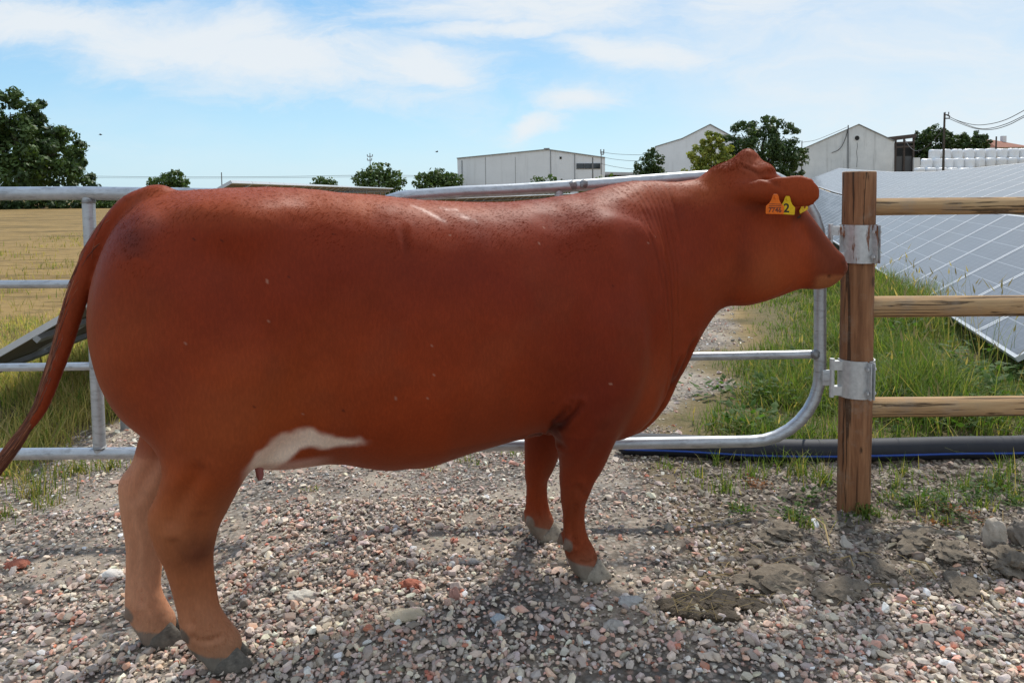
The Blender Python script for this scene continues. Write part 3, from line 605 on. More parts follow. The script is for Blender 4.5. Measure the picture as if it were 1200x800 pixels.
def panel_mesh(Ls,Wd):
    "x runs up the slope (length Ls), y along the row; object coordinates 0..1 are kept by scaling the object"
    bm=bmesh.new()
    def box(x0,x1,y0,y1,z0,z1,mi):
        r=bmesh.ops.create_cube(bm,size=1); bmesh.ops.transform(bm,matrix=Matrix.Translation(((x0+x1)/2,(y0+y1)/2,(z0+z1)/2))@Matrix.Diagonal((x1-x0,y1-y0,z1-z0,1)),verts=r['verts'])
        for f in {f for v in r['verts'] for f in v.link_faces}: f.material_index=mi
    fx=.028/Ls; fy=.028/Wd; z1=.0
    box(fx,1-fx,fy,1-fy,-.022,-.003,0)
    box(0,fx,0,1,-.038,0,1); box(1-fx,1,0,1,-.038,0,1); box(fx,1-fx,0,fy,-.038,0,1); box(fx,1-fx,1-fy,1,-.038,0,1)
    for f in bm.faces:
        if f.material_index==0 and f.normal.z<-.5: f.material_index=2
    me=bpy.data.meshes.new('panel'); bm.to_mesh(me); bm.free()
    for mm in (glass,alu,back): me.materials.append(mm)
    return me
def array(label,O,d,slope_h,rise,n,dz=lambda t:0,pitch=1.02,low_h=.2,Wd=1.0,group='rows of solar panels'):
    "O low near corner, d row direction, slope_h horizontal width towards the high side (right of d), rise in metres"
    d=Vector((d[0],d[1],0)).normalized(); p=Vector((d.y,-d.x,0)); Ls=math.hypot(slope_h,rise); sx=(p*slope_h+Vector((0,0,rise)))/Ls
    th=thing('solar_array',label,'solar panels',O,0,group); me=panel_mesh(Ls,Wd)
    nz=sx.cross(d); nz=nz if nz.z>0 else -nz
    rnd2=random.Random(n)
    for i in range(n):
        o=link('panel',me,th); y=d*(i*pitch); z=dz(i*pitch); z2=dz((i+1)*pitch); yd=(d*pitch+Vector((0,0,z2-z))).normalized(); nn=sx.cross(yd); nn=nn if nn.z>0 else -nn
        M=Matrix(((sx.x*Ls,yd.x*Wd,nn.x,y.x),(sx.y*Ls,yd.y*Wd,nn.y,y.y),(sx.z*Ls,yd.z*Wd,nn.z,z+y.z),(0,0,0,1)))
        o.matrix_parent_inverse=Matrix.Identity(4); o.matrix_basis=M
    v=MB()
    step=3
    for i in range(0,n+1,step):
        for f in (.14,.86):
            q=d*min(i*pitch,n*pitch-.05)+sx*(Ls*f)+Vector((0,0,dz(i*pitch)-.09)); gx_,gy_=O[0]+q.x,O[1]+q.y; g_=float(gz(gx_,gy_))-O[2]-.1
            if q.z-g_>.05: v.tube([(q.x,q.y,g_),(q.x,q.y,q.z)],.03,6)
    tag(v.build('mounting_post',steel,th),kind='stuff')
    for f in (.14,.5,.86):
        pl=[d*(k*pitch*.999)+sx*(Ls*f)+Vector((0,0,dz(k*pitch)-.065)) for k in range(0,n+1)]
        MB().tube([q for q in pl],.026,4).build('purlin',steel,th,smooth=False)
    return th
dzr=lambda t: float(np.interp(t,[0,11,20,27,36,45,60],[.0,.0,-.02,.11,.38,.68,.9]))
D=Vector((PDX,PDY,0)).normalized(); Pp=Vector((D.y,-D.x,0))
B0=Vector((3.57,5.40,.22)); array('lower row of blue grey solar panels nearest the wooden fence',B0,D,1.364,.85,40,dzr)
A0=B0+Pp*1.47+Vector((0,0,.88))-D*2.0; array('upper row of solar panels behind the nearest row, reaching the white barn',A0,D,2.03,.78,47,lambda t:dzr(t-2.0))
array('short solar panel row seen from behind beside the tail',Vector((-3.62,4.62,.24)),(-.06,1),1.40,.79,4,low_h=.2)
array('far row of solar panels seen from behind over the back of the cow',Vector((-4.72,9.0,.83)),(-.09,.996),1.40,.77,30)
array('distant solar panel row seen from behind under the gate rail',Vector((-4.7,22.0,.35)),(.295,.955),1.45,.86,30)
# ---------------------------------------------------------------- trees
leafm,t,b=material('leaf'); c=t.attr('col'); setp(t,b,color=c,rough=.55,spec=.3)
tr=t.new('ShaderNodeBsdfTranslucent'); t.put(tr.inputs[0],t.mix(1,c,(1.3,1.4,.5),'MULTIPLY')); ms=t.new('ShaderNodeMixShader'); ms.inputs[0].default_value=.22
t.l.new(b.outputs[0],ms.inputs[1]); t.l.new(tr.outputs[0],ms.inputs[2]); t.l.new(ms.outputs[0],t.n['Material Output'].inputs[0])
bark=simple('bark',(.13,.10,.07),(.08,.06,.045),scale=6,rough=.9,bump=.6,bscale=20,bdist=.03)
def crown(name,parent,lobes,n,leaf,cols,seed,clump=.22,gap=.30,droop=0):
    "lobes: (centre, radii); leaf clumps sit through each lobe's volume, denser outside"
    g=np.random.default_rng(seed); vol=np.array([r[0]*r[1]*r[2] for _,r in lobes])**(2/3); vol/=vol.sum(); VC=[];CC=[]
    for (c,r),f in zip(lobes,vol):
        k=max(14,int(70*f*4)); u=g.normal(0,1,(k,3)); u/=np.linalg.norm(u,axis=1)[:,None]; q=(.45+.55*g.random(k)**.45)[:,None]
        cc=np.array(c)+u*q*np.array(r); cc=cc[g.random(k)>gap*.5]; cr=clump*max(r)*(.7+.7*g.random(len(cc)))
        m=max(1,int(n*f/len(cc))); w=g.normal(0,1,(len(cc),m,3)); w/=np.linalg.norm(w,axis=2)[...,None]
        P=cc[:,None]+w*(cr[:,None]*(.55+.55*g.random((len(cc),m))))[...,None]*np.array([1,1,.8]); N=w+g.normal(0,.55,w.shape)+np.array([0,0,.35])
        tint=(g.random((len(cc),1))*np.ones((1,m)))
        VC.append(np.concatenate([P.reshape(-1,3),N.reshape(-1,3),tint.reshape(-1,1)],1))
    Q=np.concatenate(VC); P=Q[:,:3]; N=Q[:,3:6]; N/=np.linalg.norm(N,axis=1)[:,None]; tint=Q[:,6]
    a=np.cross(N,g.normal(0,1,N.shape)); a/=np.linalg.norm(a,axis=1)[:,None]; b_=np.cross(N,a); s=(leaf*(.6+.8*g.random(len(P))))[:,None]
    V=np.stack([P-a*s,P+b_*s*.55,P+a*s,P-b_*s*.55],1).reshape(-1,3); F=np.arange(len(V)).reshape(-1,4)
    cols=np.array(cols); ci=np.clip((tint*.7+g.random(len(P))*.5)*len(cols),0,len(cols)-1).astype(int); C=np.repeat(cols[ci]*(1+g.normal(0,.16,(len(P),1))),4,0)
    return link(name,mesh_np(name,V,[F],[leafm],False,np.clip(C,.005,.5)),parent)
def tree(name,label,px,ytop,x0,x1,Y,n,cols,seed,trunk_h=.28,lobes=None,group=None,leaf=None,base=None,squash=1.0):
    c=at(px,ytop,Y); zb=float(gz(c.x,Y)) if base is None else base; H_=c.z-zb; wd=(x1-x0)/F_PX*Y
    t_=thing(name,label,'tree',(c.x,Y,zb),0,group); r=random.Random(seed); n=int(n*2.1)
    if lobes is None:
        lobes=[]; 
        for i in range(7):
            a=r.random()*6.28; q=.30*wd*r.random()**.6; lobes.append(((math.cos(a)*q,math.sin(a)*q,H_*(.42+.36*r.random())),(wd*(.19+.08*r.random()),wd*(.19+.08*r.random()),H_*(.15+.07*r.random())*squash)))
        lobes.append(((0,0,H_*.55),(wd*.36,wd*.36,H_*.33))); lobes.append(((wd*.04*r.random(),0,H_*.80),(wd*.22,wd*.22,H_*.19)))
    else: lobes=[((a*wd,b_*wd,cz*H_),(ra*wd,rb*wd,rc*H_)) for (a,b_,cz,ra,rb,rc) in lobes]
    crown('crown',t_,lobes,n,(leaf or max(.05,wd*.022))*.82,cols,seed,gap=.12)
    v=MB(); tr_=max(.05,H_*.03); v.tube([(0,0,-.2),(tr_*.3,0,H_*.2),(0,tr_*.4,H_*.42),(tr_*.2,0,H_*.7)],[tr_*1.25,tr_,tr_*.8,tr_*.3],8)
    for (lc,lr) in lobes[:6]:
        st=Vector((0,0,H_*(.22+.2*r.random()))); e=Vector(lc); v.tube([st,(st+e)/2+Vector((0,0,.05*H_)),e],[tr_*.55,tr_*.35,tr_*.12],6)
    v.build('trunk',bark,t_)
    return t_
DK=[(.024,.045,.015),(.036,.064,.019),(.052,.09,.025),(.075,.12,.034)]
MID=[(.038,.066,.02),(.058,.098,.026),(.082,.135,.036),(.11,.165,.046)]
YEL=[(.10,.135,.022),(.17,.21,.035),(.26,.29,.05),(.34,.35,.075)]
# big tree at the left edge with a hedge below it
tree('broadleaf_tree','big dark green broadleaf tree rising at the left edge beyond the dry field',14,103,-95,86,84,11000,DK+[(.08,.13,.035)],41,
 lobes=[(-.02,0,.80,.20,.2,.17),(.12,.02,.62,.20,.2,.16),(.26,0,.45,.20,.2,.14),(.02,.05,.50,.26,.26,.22),(-.22,0,.66,.22,.22,.2),(-.35,0,.42,.2,.2,.2),(.33,0,.28,.15,.16,.12),(.0,0,.28,.34,.3,.14),(.43,0,.17,.08,.1,.07),(-.10,0,.9,.12,.12,.08)],leaf=.30)
def shrub(name,label,px,ytop,x0,x1,Y,n,cols,seed,lobes,cat='shrub',leaf=.2,group=None,base=None):
    c=at(px,ytop,Y); zb=float(gz(c.x,Y)) if base is None else base; H_=c.z-zb; wd=(x1-x0)/F_PX*Y; t_=thing(name,label,cat,(c.x,Y,zb),0,group)
    crown('foliage',t_,[((a*wd,b_*wd,cz*H_),(ra*wd,rb*wd,rc*H_)) for (a,b_,cz,ra,rb,rc) in lobes],n,leaf,cols,seed)
    v=MB(); [v.tube([(a*wd*.4,0,-.1),(a*wd*.8,b_*wd*.8,cz*H_)],[.07,.02],6) for (a,b_,cz,*_ ) in lobes]; v.build('stem',bark,t_); return t_
shrub('hedge','long dark hedge under the big tree at the far edge of the field',20,233,-130,160,80,5200,DK,43,[(-.4+.1*i,0,.48,.085,.04,.52) for i in range(9)],'hedge',.20)
shrub('bush','small green bush at the end of the hedge beside the gate upright',122,237,108,134,79,700,MID,44,[(-.2,0,.5,.3,.3,.5),(.25,0,.4,.25,.25,.45)],'bush',.14)
low=lambda: None
tree('round_tree','small round tree on the horizon nearest the tail of the cow',198,196.5,172,229,95,1500,MID,45,lobes=[(-.18,0,.62,.26,.2,.2),(.08,0,.72,.24,.2,.22),(.25,0,.5,.2,.2,.2),(-.02,0,.5,.36,.3,.28),(.40,0,.32,.12,.12,.14)],leaf=.22,group='small trees on the horizon')
tree('round_tree','smallest tree on the horizon above the far panel row, left of the pylon',380,202.5,360,401,100,1000,MID,46,lobes=[(-.1,0,.7,.25,.2,.2),(.2,0,.6,.22,.2,.2),(-.28,0,.5,.2,.2,.18),(0,0,.45,.4,.3,.3)],leaf=.2,group='small trees on the horizon')
tree('round_tree','small tree on the horizon standing in front of the pylon',443,189.5,411,475,90,1900,MID,47,lobes=[(-.2,0,.62,.25,.2,.2),(.05,0,.74,.25,.2,.22),(.27,0,.58,.22,.2,.2),(0,0,.45,.42,.3,.3)],leaf=.22,group='small trees on the horizon')
tree('round_tree','small tree on the horizon touching the left wall of the long warehouse',513,195.5,484,547,88,1900,MID,48,lobes=[(-.25,0,.6,.22,.2,.22),(.0,0,.70,.25,.2,.22),(.25,0,.62,.22,.2,.24),(0,0,.45,.42,.3,.32)],leaf=.22,group='small trees on the horizon')
shrub('bush','low leafy bush in front of the warehouse wall',644,206,618,670,70,1100,MID,49,[(-.25,0,.6,.2,.2,.4),(.1,0,.7,.25,.2,.35),(.35,0,.5,.15,.2,.4),(0,0,.4,.42,.3,.4)],'bush',.16)
shrub('bush','low bush beneath the dark warehouse window',702,205.5,679,730,70,1000,MID+YEL[:2],50,[(-.3,0,.5,.22,.2,.45),(.0,0,.6,.25,.2,.4),(.3,0,.6,.2,.2,.42),(0,0,.35,.45,.3,.4)],'bush',.15)
tree('dark_tree','small dense tree standing alone before the tall white gable',761,171,741,781,72,2200,DK+MID[:2],51,lobes=[(-.15,0,.60,.30,.3,.2),(.12,0,.74,.3,.3,.20),(.18,0,.48,.32,.3,.24),(-.05,0,.40,.38,.3,.25),(.1,0,.88,.2,.2,.10)],leaf=.14)
tree('yellow_tree','yellow green leafy tree above the neck of the cow',833,150,801,862,62,6000,YEL,52,lobes=[(.0,0,.84,.22,.2,.13),(-.18,0,.66,.24,.2,.15),(.15,0,.68,.25,.2,.17),(-.28,0,.40,.24,.2,.18),(.05,0,.45,.36,.3,.22),(.3,0,.45,.2,.2,.2)],leaf=.13)
tree('dark_tree','large dense dark tree behind the head of the cow',893,135.5,842,938,66,9000,DK+[(.07,.11,.035)],53,lobes=[(-.25,0,.80,.24,.2,.13),(.05,0,.86,.22,.2,.12),(.27,0,.76,.22,.2,.14),(.36,0,.55,.16,.2,.15),(-.05,0,.62,.36,.3,.2),(.18,0,.45,.32,.3,.2),(-.22,0,.50,.26,.3,.2),(.28,0,.28,.22,.2,.16),(0,0,.25,.35,.3,.15)],leaf=.15)
# ---------------------------------------------------------------- buildings
def wall_mat(name,c1,c2,streak=.35,dirt=(.20,.19,.17),rough=.85):
    m,t,b=material(name); o=t.obj(); n=t.noise(o,.5,6,.6); s=t.noise(t.mapping(o,(1.6,1.6,.14)),1.0,6,.65); p=t.noise(o,3.5,5,.6)
    c=t.ramp(n,[(.3,c1),(.7,c2)]); c=t.mix(t.math('MULTIPLY',t.smooth(s,.5,.75),streak),c,dirt); c=t.mix(t.math('MULTIPLY',t.smooth(p,.58,.75),streak*.5),c,dirt)
    setp(t,b,color=c,rough=rough,normal=t.bump(p,.2,.02)); return m
white=wall_mat('white_render',(.82,.84,.86),(.75,.77,.79),.14)
old=wall_mat('old_whitewash',(.80,.81,.80),(.64,.66,.66),.45,(.26,.26,.25))
dark=simple('dark_interior',(.035,.035,.035),(.02,.02,.02),rough=.9)
roofm=simple('sheet_roof',(.30,.31,.32),(.22,.23,.24),scale=2,rough=.6,metal=.2)
glaz,t,b=material('window_glass'); setp(t,b,color=(.03,.035,.04),rough=.08,spec=.6)
trim=simple('grey_trim',(.26,.27,.28),(.20,.21,.22),rough=.6)
def facade(name,label,poly,Y,depth,mat,roof=True,edges=None,base=None,th=.12,over=.15):
    "gable fronted building: wall outline in the photograph's plane at distance Y, pushed back by its depth"
    P=[at(x,y,Y) for x,y in poly]; zb=float(min(gz(p.x,p.y) for p in P))-.3 if base is None else base
    P=[Vector((p.x,Y,p.z)) for p in P]; P[0].z=zb; P[-1].z=zb; dv=Vector((P[0].x/Y,1,0)) if P[0].x>0 else Vector((P[-1].x/Y*.5,1,0)); dv=dv*depth
    t_=thing(name,label,'building',(P[0].x,Y,zb)); off=Vector((P[0].x,Y,zb)); Q=[p-off for p in P]
    MB().prism(Q,dv).build('wall',mat,t_,smooth=False)
    if roof:
        for i in (edges or range(1,len(Q)-2)):
            a,b_=Q[i],Q[i+1]; d=(b_-a).normalized(); nrm=Vector((-d.z,0,d.x)); nrm=nrm if nrm.z>0 else -nrm
            v=MB(); v.prism([a-d*over*.4+nrm*.004+Vector((0,-over,0)),b_+d*over*.0+nrm*.004+Vector((0,-over,0)),b_+nrm*th+Vector((0,-over,0)),a-d*over*.4+nrm*th+Vector((0,-over,0))],dv*((depth+over*2)/depth)); v.build('roof',roofm,t_,smooth=False)
    return t_,off
YW=92
wh,off=facade('warehouse','long white warehouse with low gable roof and a dark strip window',[(537,225),(535.8,186),(641,175.6),(709,185.2),(709,222)],YW,22,white,th=.10)
def WP(x,y,Y=YW,dy=0): q=at(x,y,Y)-off; q.y=-dy; return q
def rect(b,x0,y0,x1,y1,dy,th,Y=YW,fn=None):
    f=fn or WP; a=f(x0,y1,Y); c=f(x1,y0,Y); return b.box(((a.x+c.x)/2,-dy-th/2+.0,(a.z+c.z)/2),(abs(c.x-a.x),th,abs(c.z-a.z)))
fr=rect(MB(),675.4,191.2,703.6,198.2,.0,.08).build('window',trim,wh,smooth=False)
for k in range(3): rect(MB(),676+9.2*k,191.9,684.6+9.2*k,197.6,.082,.03).build('pane',glaz,fr,smooth=False)
rect(MB(),655.8,183.8,658.2,186.4,.0,.06).build('vent',dark,wh,smooth=False)
rect(MB(),637.5,173.6,644,175.9,-.4,.5).build('ridge_vent',trim,wh,smooth=False)
for x,y0 in ((645.3,176.6),(673.5,181),): rect(MB(),x-.25,y0,x+.25,217,.0,.07).build('downpipe',trim,wh,smooth=False)
rect(MB(),541.3,188,541.9,219,.0,.05).build('downpipe',trim,wh,smooth=False)
v=MB()
for x in (569,604): rect(v,x-.12,184,x+.12,222,.0,.02)
v.build('wall_joint',simple('joint_grey',(.42,.43,.43)),wh,smooth=False)
W2,off2=facade('tall_white_barn','tall white gabled barn half hidden behind the yellow tree',[(771,226),(767.8,172.4),(799,163),(832,146.4),(905,186),(905,226)],108,24,white,th=.12)
YB=104
bn,off3=facade('old_barn','old whitewashed barn with a round gable vent behind the panels',[(923.5,208),(926.5,181),(1006,146.2),(1048,165.8),(1048,208)],YB,26,old,th=.10)
def BP(x,y,Y=YB): q=at(x,y,Y)-off3; return q
c=BP(1004.2,162); v=MB(); v.tube([(c.x,-.05,c.z),(c.x,.0,c.z)],.33,18); f=v.build('round_vent',dark,bn)
v=MB(); q=[Vector((c.x+.36*math.cos(a*.5236),-.04,c.z+.36*math.sin(a*.5236))) for a in range(12)]; v.tube(q,.045,6,closed=True); v.build('vent_rim',old,f)
a=BP(993.6,149.5); b_=BP(993.6,198); MB().tube([(a.x,-.10,a.z+.3),(b_.x,-.10,b_.z)],.085,8).build('drainpipe',trim,bn)
v=MB(); cr=[BP(1004.4,167),BP(1004.8,172),BP(1003.8,178),BP(1004.6,186),BP(1003.9,196)]
for p_,q_ in zip(cr[:-1],cr[1:]): v.tube([(p_.x,-.003,p_.z),(q_.x,-.003,q_.z)],.03,4)
v.build('wall_crack',simple('crack_dark',(.10,.10,.10)),bn)
wire=simple('cable_black',(.03,.03,.03),rough=.6)
def sag(pts,r,off_,name,parent,label=None,cat=None,group=None):
    v=MB(); v.tube(smoothline([Vector(p)-off_ for p in pts],5),r,5); o=v.build(name,wire,parent); return o
sag([BP(993.6,150)+off3+Vector((0,-.2,0)),BP(989,165)+off3+Vector((0,-.2,0)),BP(983,175)+off3+Vector((0,-.2,0)),BP(974,179.3)+off3+Vector((0,-.2,0))],.045,off3,'cable',bn)
# low shed between the trees with a dark open front
p=at(709,222,96); sh=thing('low_shed','low open shed with a pale roof edge right of the warehouse','building',(p.x,96,float(gz(p.x,96)))); offs=Vector(sh.location)
a=at(709,201.5,96)-offs; b_=at(768,202.5,96)-offs
MB().prism([(a.x,0,a.z),(b_.x,0,b_.z),(b_.x,0,b_.z-.35),(a.x,0,a.z-.35)],(0,8,0)).build('roof',simple('pale_sheet',(.5,.51,.52),(.42,.43,.44),rough=.6),sh,smooth=False)
MB().box(((a.x+b_.x)/2,6,(a.z-.3)/2),(b_.x-a.x-.3,.3,a.z-.36)).build('back_wall',dark,sh,smooth=False)
for k in range(4): MB().box((a.x+.3+k*(b_.x-a.x-.6)/3,.4,(a.z-.36)/2),(.22,.22,a.z-.37)).build('post',trim,sh,smooth=False)
# ruined open shed beside the old barn
YS=110; p=at(1049,205,YS); zs=float(gz(p.x,YS)); rs=thing('open_shed','dark open sided shed with a sagging beam roof next to the old barn','building',(p.x,YS,zs)); offs=Vector(rs.location)
def SP_(x,y,dy=0): q=at(x,y,YS)-offs; q.y=dy; return q
rust=simple('rusty_beam',(.10,.075,.06),(.06,.045,.04),rough=.85)
a,b_=SP_(1034,161.5),SP_(1074,156.8); MB().prism([a,b_,b_-Vector((0,0,.55)),a-Vector((0,0,.55))],(0,9,0)).build('roof',rust,rs,smooth=False)
a,b_=SP_(1049,183),SP_(1073,183); MB().box(((a.x+b_.x)/2,.5,a.z/2),(b_.x-a.x,.3,a.z)).build('low_wall',simple('grey_block',(.13,.13,.13),(.10,.10,.10),rough=.9),rs,smooth=False)
a,b_=SP_(1040,164),SP_(1073,164); MB().box(((a.x+b_.x)/2+4.3,8.5,a.z/2),(b_.x-a.x+1.2,.2,a.z)).build('back_wall',dark,rs,smooth=False)
for x in (1050.5,1060.5,1071.5):
    a=SP_(x,161); MB().box((a.x,.2,a.z/2),(.22,.22,a.z)).build('post',rust,rs,smooth=False)
a=SP_(1071.5,185); MB().box((a.x+.2,-.2,a.z/2),(.9,.3,a.z)).build('pier',old,rs,smooth=False)
for y in (166.5,171.5):
    a,b_=SP_(1050,y),SP_(1072,y-1); MB().prism([a,b_,b_-Vector((0,0,.25)),a-Vector((0,0,.25))],(0,.25,0)).build('beam',rust,rs,smooth=False)
for x,s,lab in ((1097,61,'dense rounded dark tree left of the power pole over the bales'),(1138,62,'dense rounded dark tree right of the power pole over the bales')):
    tree('dark_tree',lab,x,144 if x<1100 else 150,x-(27 if x<1100 else 24),x+(27 if x<1100 else 24),118,3600,DK,s,lobes=[(-.28,0,.72,.22,.2,.15),(.0,0,.80,.26,.2,.16),(.27,0,.72,.22,.2,.15),(0,0,.60,.42,.3,.22),(-.3,0,.52,.2,.2,.16),(.3,0,.52,.2,.2,.16),(0,0,.4,.4,.3,.2)],leaf=.26,group='dark trees beyond the bales')
# house with red roof
YH=135; p=at(1160,205,YH); hs=thing('house','distant pale house with a red tiled hipped roof at the right edge','building',(p.x,YH,float(gz(p.x,YH)))); offs=Vector(hs.location)
def HP(x,y,dy=0): q=at(x,y,YH)-offs; q.y=dy; return q
tile=simple('clay_tile',(.30,.10,.05),(.20,.065,.035),scale=3,rough=.8,bump=.5,bscale=12,bdist=.05)
a,b_=HP(1159,173),HP(1206,173); MB().box(((a.x+b_.x)/2,5,a.z/2),(b_.x-a.x,9.4,a.z)).build('wall',old,hs,smooth=False)
v=MB(); L0,R0_=a.x-.4,b_.x+.4; zt=HP(1177,161.5).z; rx0,rx1=HP(1175,161).x,HP(1182,161).x
e=[v.bm.verts.new(q) for q in ((L0+1.6,-.3,a.z+.005),(R0_,-.3,a.z+.005),(R0_,10.2,a.z+.005),(L0+1.6,10.2,a.z+.005),(rx0,5,zt),(rx1,5,zt))]
for f in ((0,1,5,4),(1,2,5),(2,3,4,5),(3,0,4),(3,2,1,0)): v.bm.faces.new([e[i] for i in f])
v.build('roof',tile,hs,smooth=False)
MB().box((HP(1193,160).x,4,HP(1193,165).z),(.7,.7,2.2)).build('chimney',old,hs,smooth=False)
# ---------------------------------------------------------------- wrapped bales
wrap,t,b=material('bale_wrap'); o=t.obj(); n=t.noise(t.mapping(o,(1,1,.4)),5,5,.6); setp(t,b,color=t.ramp(n,[(.3,(.86,.86,.86)),(.7,(.78,.79,.80))]),rough=.32,spec=.5,normal=t.bump(t.noise(o,9,5,.6),.5,.05))
def bale_mesh(seed):
    bm=bmesh.new(); r=random.Random(seed); n=20; prof=[(0,.0),(.30,.0),(.52,.02),(.595,.10),(.61,.35),(.605,.62),(.615,.90),(.59,1.10),(.50,1.185),(.28,1.20),(0,1.20)]; rings=[]
    for (q,z) in prof[1:-1]: rings.append([bm.verts.new((q*(1+.03*math.sin(3*k*.314+seed)+.015*r.gauss(0,1))*math.cos(k*.314159),q*(1+.03*math.sin(3*k*.314+seed)+.015*r.gauss(0,1))*math.sin(k*.314159),z+.02*r.gauss(0,1)*(q<.55))) for k in range(n)])
    for A,B_ in zip(rings[:-1],rings[1:]):
        for k in range(n): bm.faces.new((A[k],A[(k+1)%n],B_[(k+1)%n],B_[k]))
    bm.faces.new(list(reversed(rings[0]))); bm.faces.new(rings[-1])
    me=bpy.data.meshes.new('wrapped_bale'); bm.to_mesh(me); bm.free(); me.materials.append(wrap); me.polygons.foreach_set('use_smooth',np.ones(len(me.polygons),bool)); return me
BM=[bale_mesh(i) for i in range(5)]; rb=random.Random(3); YBL=88
rows=[(1,1073,1147,12.6,'bottom'),(2,1080,1206,12.4,'middle'),(3,1089,1206,12.9,'top')]
zrow={1:(197,202.5),2:(186.2,196.6),3:(175.0,186.0)}
for (row,x0,x1,stp,nm) in rows:
    x=x0+6; k=0; names=[]
    while x<x1+6:
        names.append(x); x+=stp*(.96+.09*rb.random())
    for k,x in enumerate(names):
        sh_=-.35*(x-1073)/130 if row==3 else .0
        zt=at(x,zrow[row][0]-(1.4*(x-1090)/110 if row>1 else 0),YBL).z
        o=link('wrapped_bale',BM[(k*3+row)%5]); Yb=YBL+(-1.1 if row==1 else (0 if row==2 else .9)); s=1.0+.04*rb.uniform(-1,1)
        o.location=(at(x,190,Yb).x,Yb+.15*rb.random(),zt-1.20*s); o.rotation_euler=(R(rb.uniform(-3,3)),R(rb.uniform(-3,3)),rb.random()*6.28); o.scale=(s,s,s*(1.0 if row!=1 else 1))
        ORD=['first','second','third','fourth','fifth','sixth','seventh','eighth','ninth','tenth','eleventh','twelfth','thirteenth']
        tag(o,f'white wrapped bale, {ORD[k]} from the left in the {nm} row of the long stack','wrapped bale','white wrapped bales stacked behind the panels, '+nm+' row')
# bank of earth that carries the stack
c0=at(1068,205,YBL); c1=at(1230,205,YBL); v=MB(); zt=at(1140,199.0,YBL).z-1.0; zg=float(gz(c0.x,YBL))-.6
v.prism([(c0.x-3,YBL-4.2,zg),(c0.x-.4,YBL-2.2,zt),(c0.x-.4,YBL+4,zt),(c0.x-3,YBL+7,zg)],(c1.x-c0.x+8,0,0)); tag(v.build('earth_bank',gm,None,smooth=False),'low earth bank under the stacked bales',None,None,'structure')
# ---------------------------------------------------------------- poles and wires
polem=simple('pole_timber',(.09,.075,.06),(.06,.05,.04),scale=4,rough=.9); conc=simple('pole_concrete',(.22,.22,.22),(.17,.17,.17),rough=.85)
def pole(label,x,ytop,Y,w,arms=(),mat=polem,group='utility poles',dx=0,base=None):
    p=at(x,ytop,Y); zb=float(gz(p.x,Y))-.2; t_=thing('utility_pole',label,'pole',(p.x,Y,zb),0,group); h=p.z-zb; r=w/F_PX*Y/2
    MB().tube([(dx,0,0),(0,0,h)],[r*1.15,r*.85],8).build('shaft',mat,t_)
    for (ya,x0,x1) in arms:
        q=at(x,ya,Y); z=q.z-zb; k=Y/F_PX; a=MB().box(((x0+x1)/2*k,-r,z),(abs(x1-x0)*k,.12,.12)).build('crossarm',mat,t_)
        v=MB(); 
        for xx in (x0,x1): v.tube([(xx*k,-r,z+.06),(xx*k,-r,z+.32)],.06,6)
        v.build('insulator',conc,a)
    return t_
pole('dark timber power pole standing before the rounded trees over the bales',1107,132,84,2.6,((135,0,4),(139,0,5)))
pole('slim grey power pole at the right corner of the warehouse',704.5,177.5,86,1.1,((178.5,-.5,3),(181,-.5,3)),conc)
pole('thick grey post in front of the warehouse strip window',694.5,184.5,87,1.7,(),conc)
pole('thin distant pole beside the high end of the far panel row',259.5,202,120,1.3,(),conc)
pole('distant power pylon with short arms above the small trees',433.5,179.5,115,1.0,((183.5,-3,3),(188,-3,2)),conc)
pole('short dark post beside the roof edge of the old barn',939.8,165,102,1.2,(),polem)
pole('short dark pole before the red roofed house',1167.6,160,120,1.9,(),polem)
def line(label,pts,r,group='overhead wires'):
    P=[at(x,y,Y) for x,y,Y in pts]; o=P[0].copy(); ob=sag(P,r,o,'overhead_wire',None); ob.location=o; return tag(ob,label,'wire',group)
line('upper power line sagging from the timber pole towards the right edge',[(1110,135,84),(1120,140.5,82),(1139,146,78),(1156,146,75),(1177,141,72),(1200,129.5,70),(1230,112,68)],.035)
line('second power line sagging from the timber pole just below the upper one',[(1110,135.5,84),(1124,142.5,82),(1144,150,78),(1160,150.5,75),(1180,145,72),(1200,135.5,70),(1230,120,68)],.035)
line('lowest power line sagging from the lower crossarm of the timber pole',[(1112,139,84),(1126,145,82),(1144,151,78),(1163,151.8,75),(1182,146.5,72),(1200,137.5,70),(1230,124,68)],.035)
line('drooping cable from the timber pole down to the open shed',[(1107,147,84),(1098,160,88),(1086,172,93),(1074,177,100),(1066,172,106),(1060,163,109.7)],.04)
for lab,y0,y1,yr in (('top wire between the warehouse pole and the small dense tree',178.3,181,181.8),('middle wire between the warehouse pole and the small dense tree',184,188,186.5),('lowest wire between the warehouse pole and the small dense tree',192,197.5,193)):
    line(lab,[(705,y0,86),(722,(y0+y1)/2+1,85),(745,y1+.6,84),(772,yr,83)],.022)
line('long thin power line low over the field horizon, upper strand',[(60,206,140),(200,207.5,130),(330,207,125),(433,205.5,116),(540,206.5,120)],.030,'field horizon wires')
line('long thin power line low over the field horizon, lower strand',[(60,208,140),(200,209,130),(330,208.5,125),(433,207.5,116),(540,208,120)],.022,'field horizon wires')
line('cable strung from the short dark post to the old barn gable',[(939.8,167,102),(955,164.5,102),(972,158,103),(993,149,103.7)],.03)
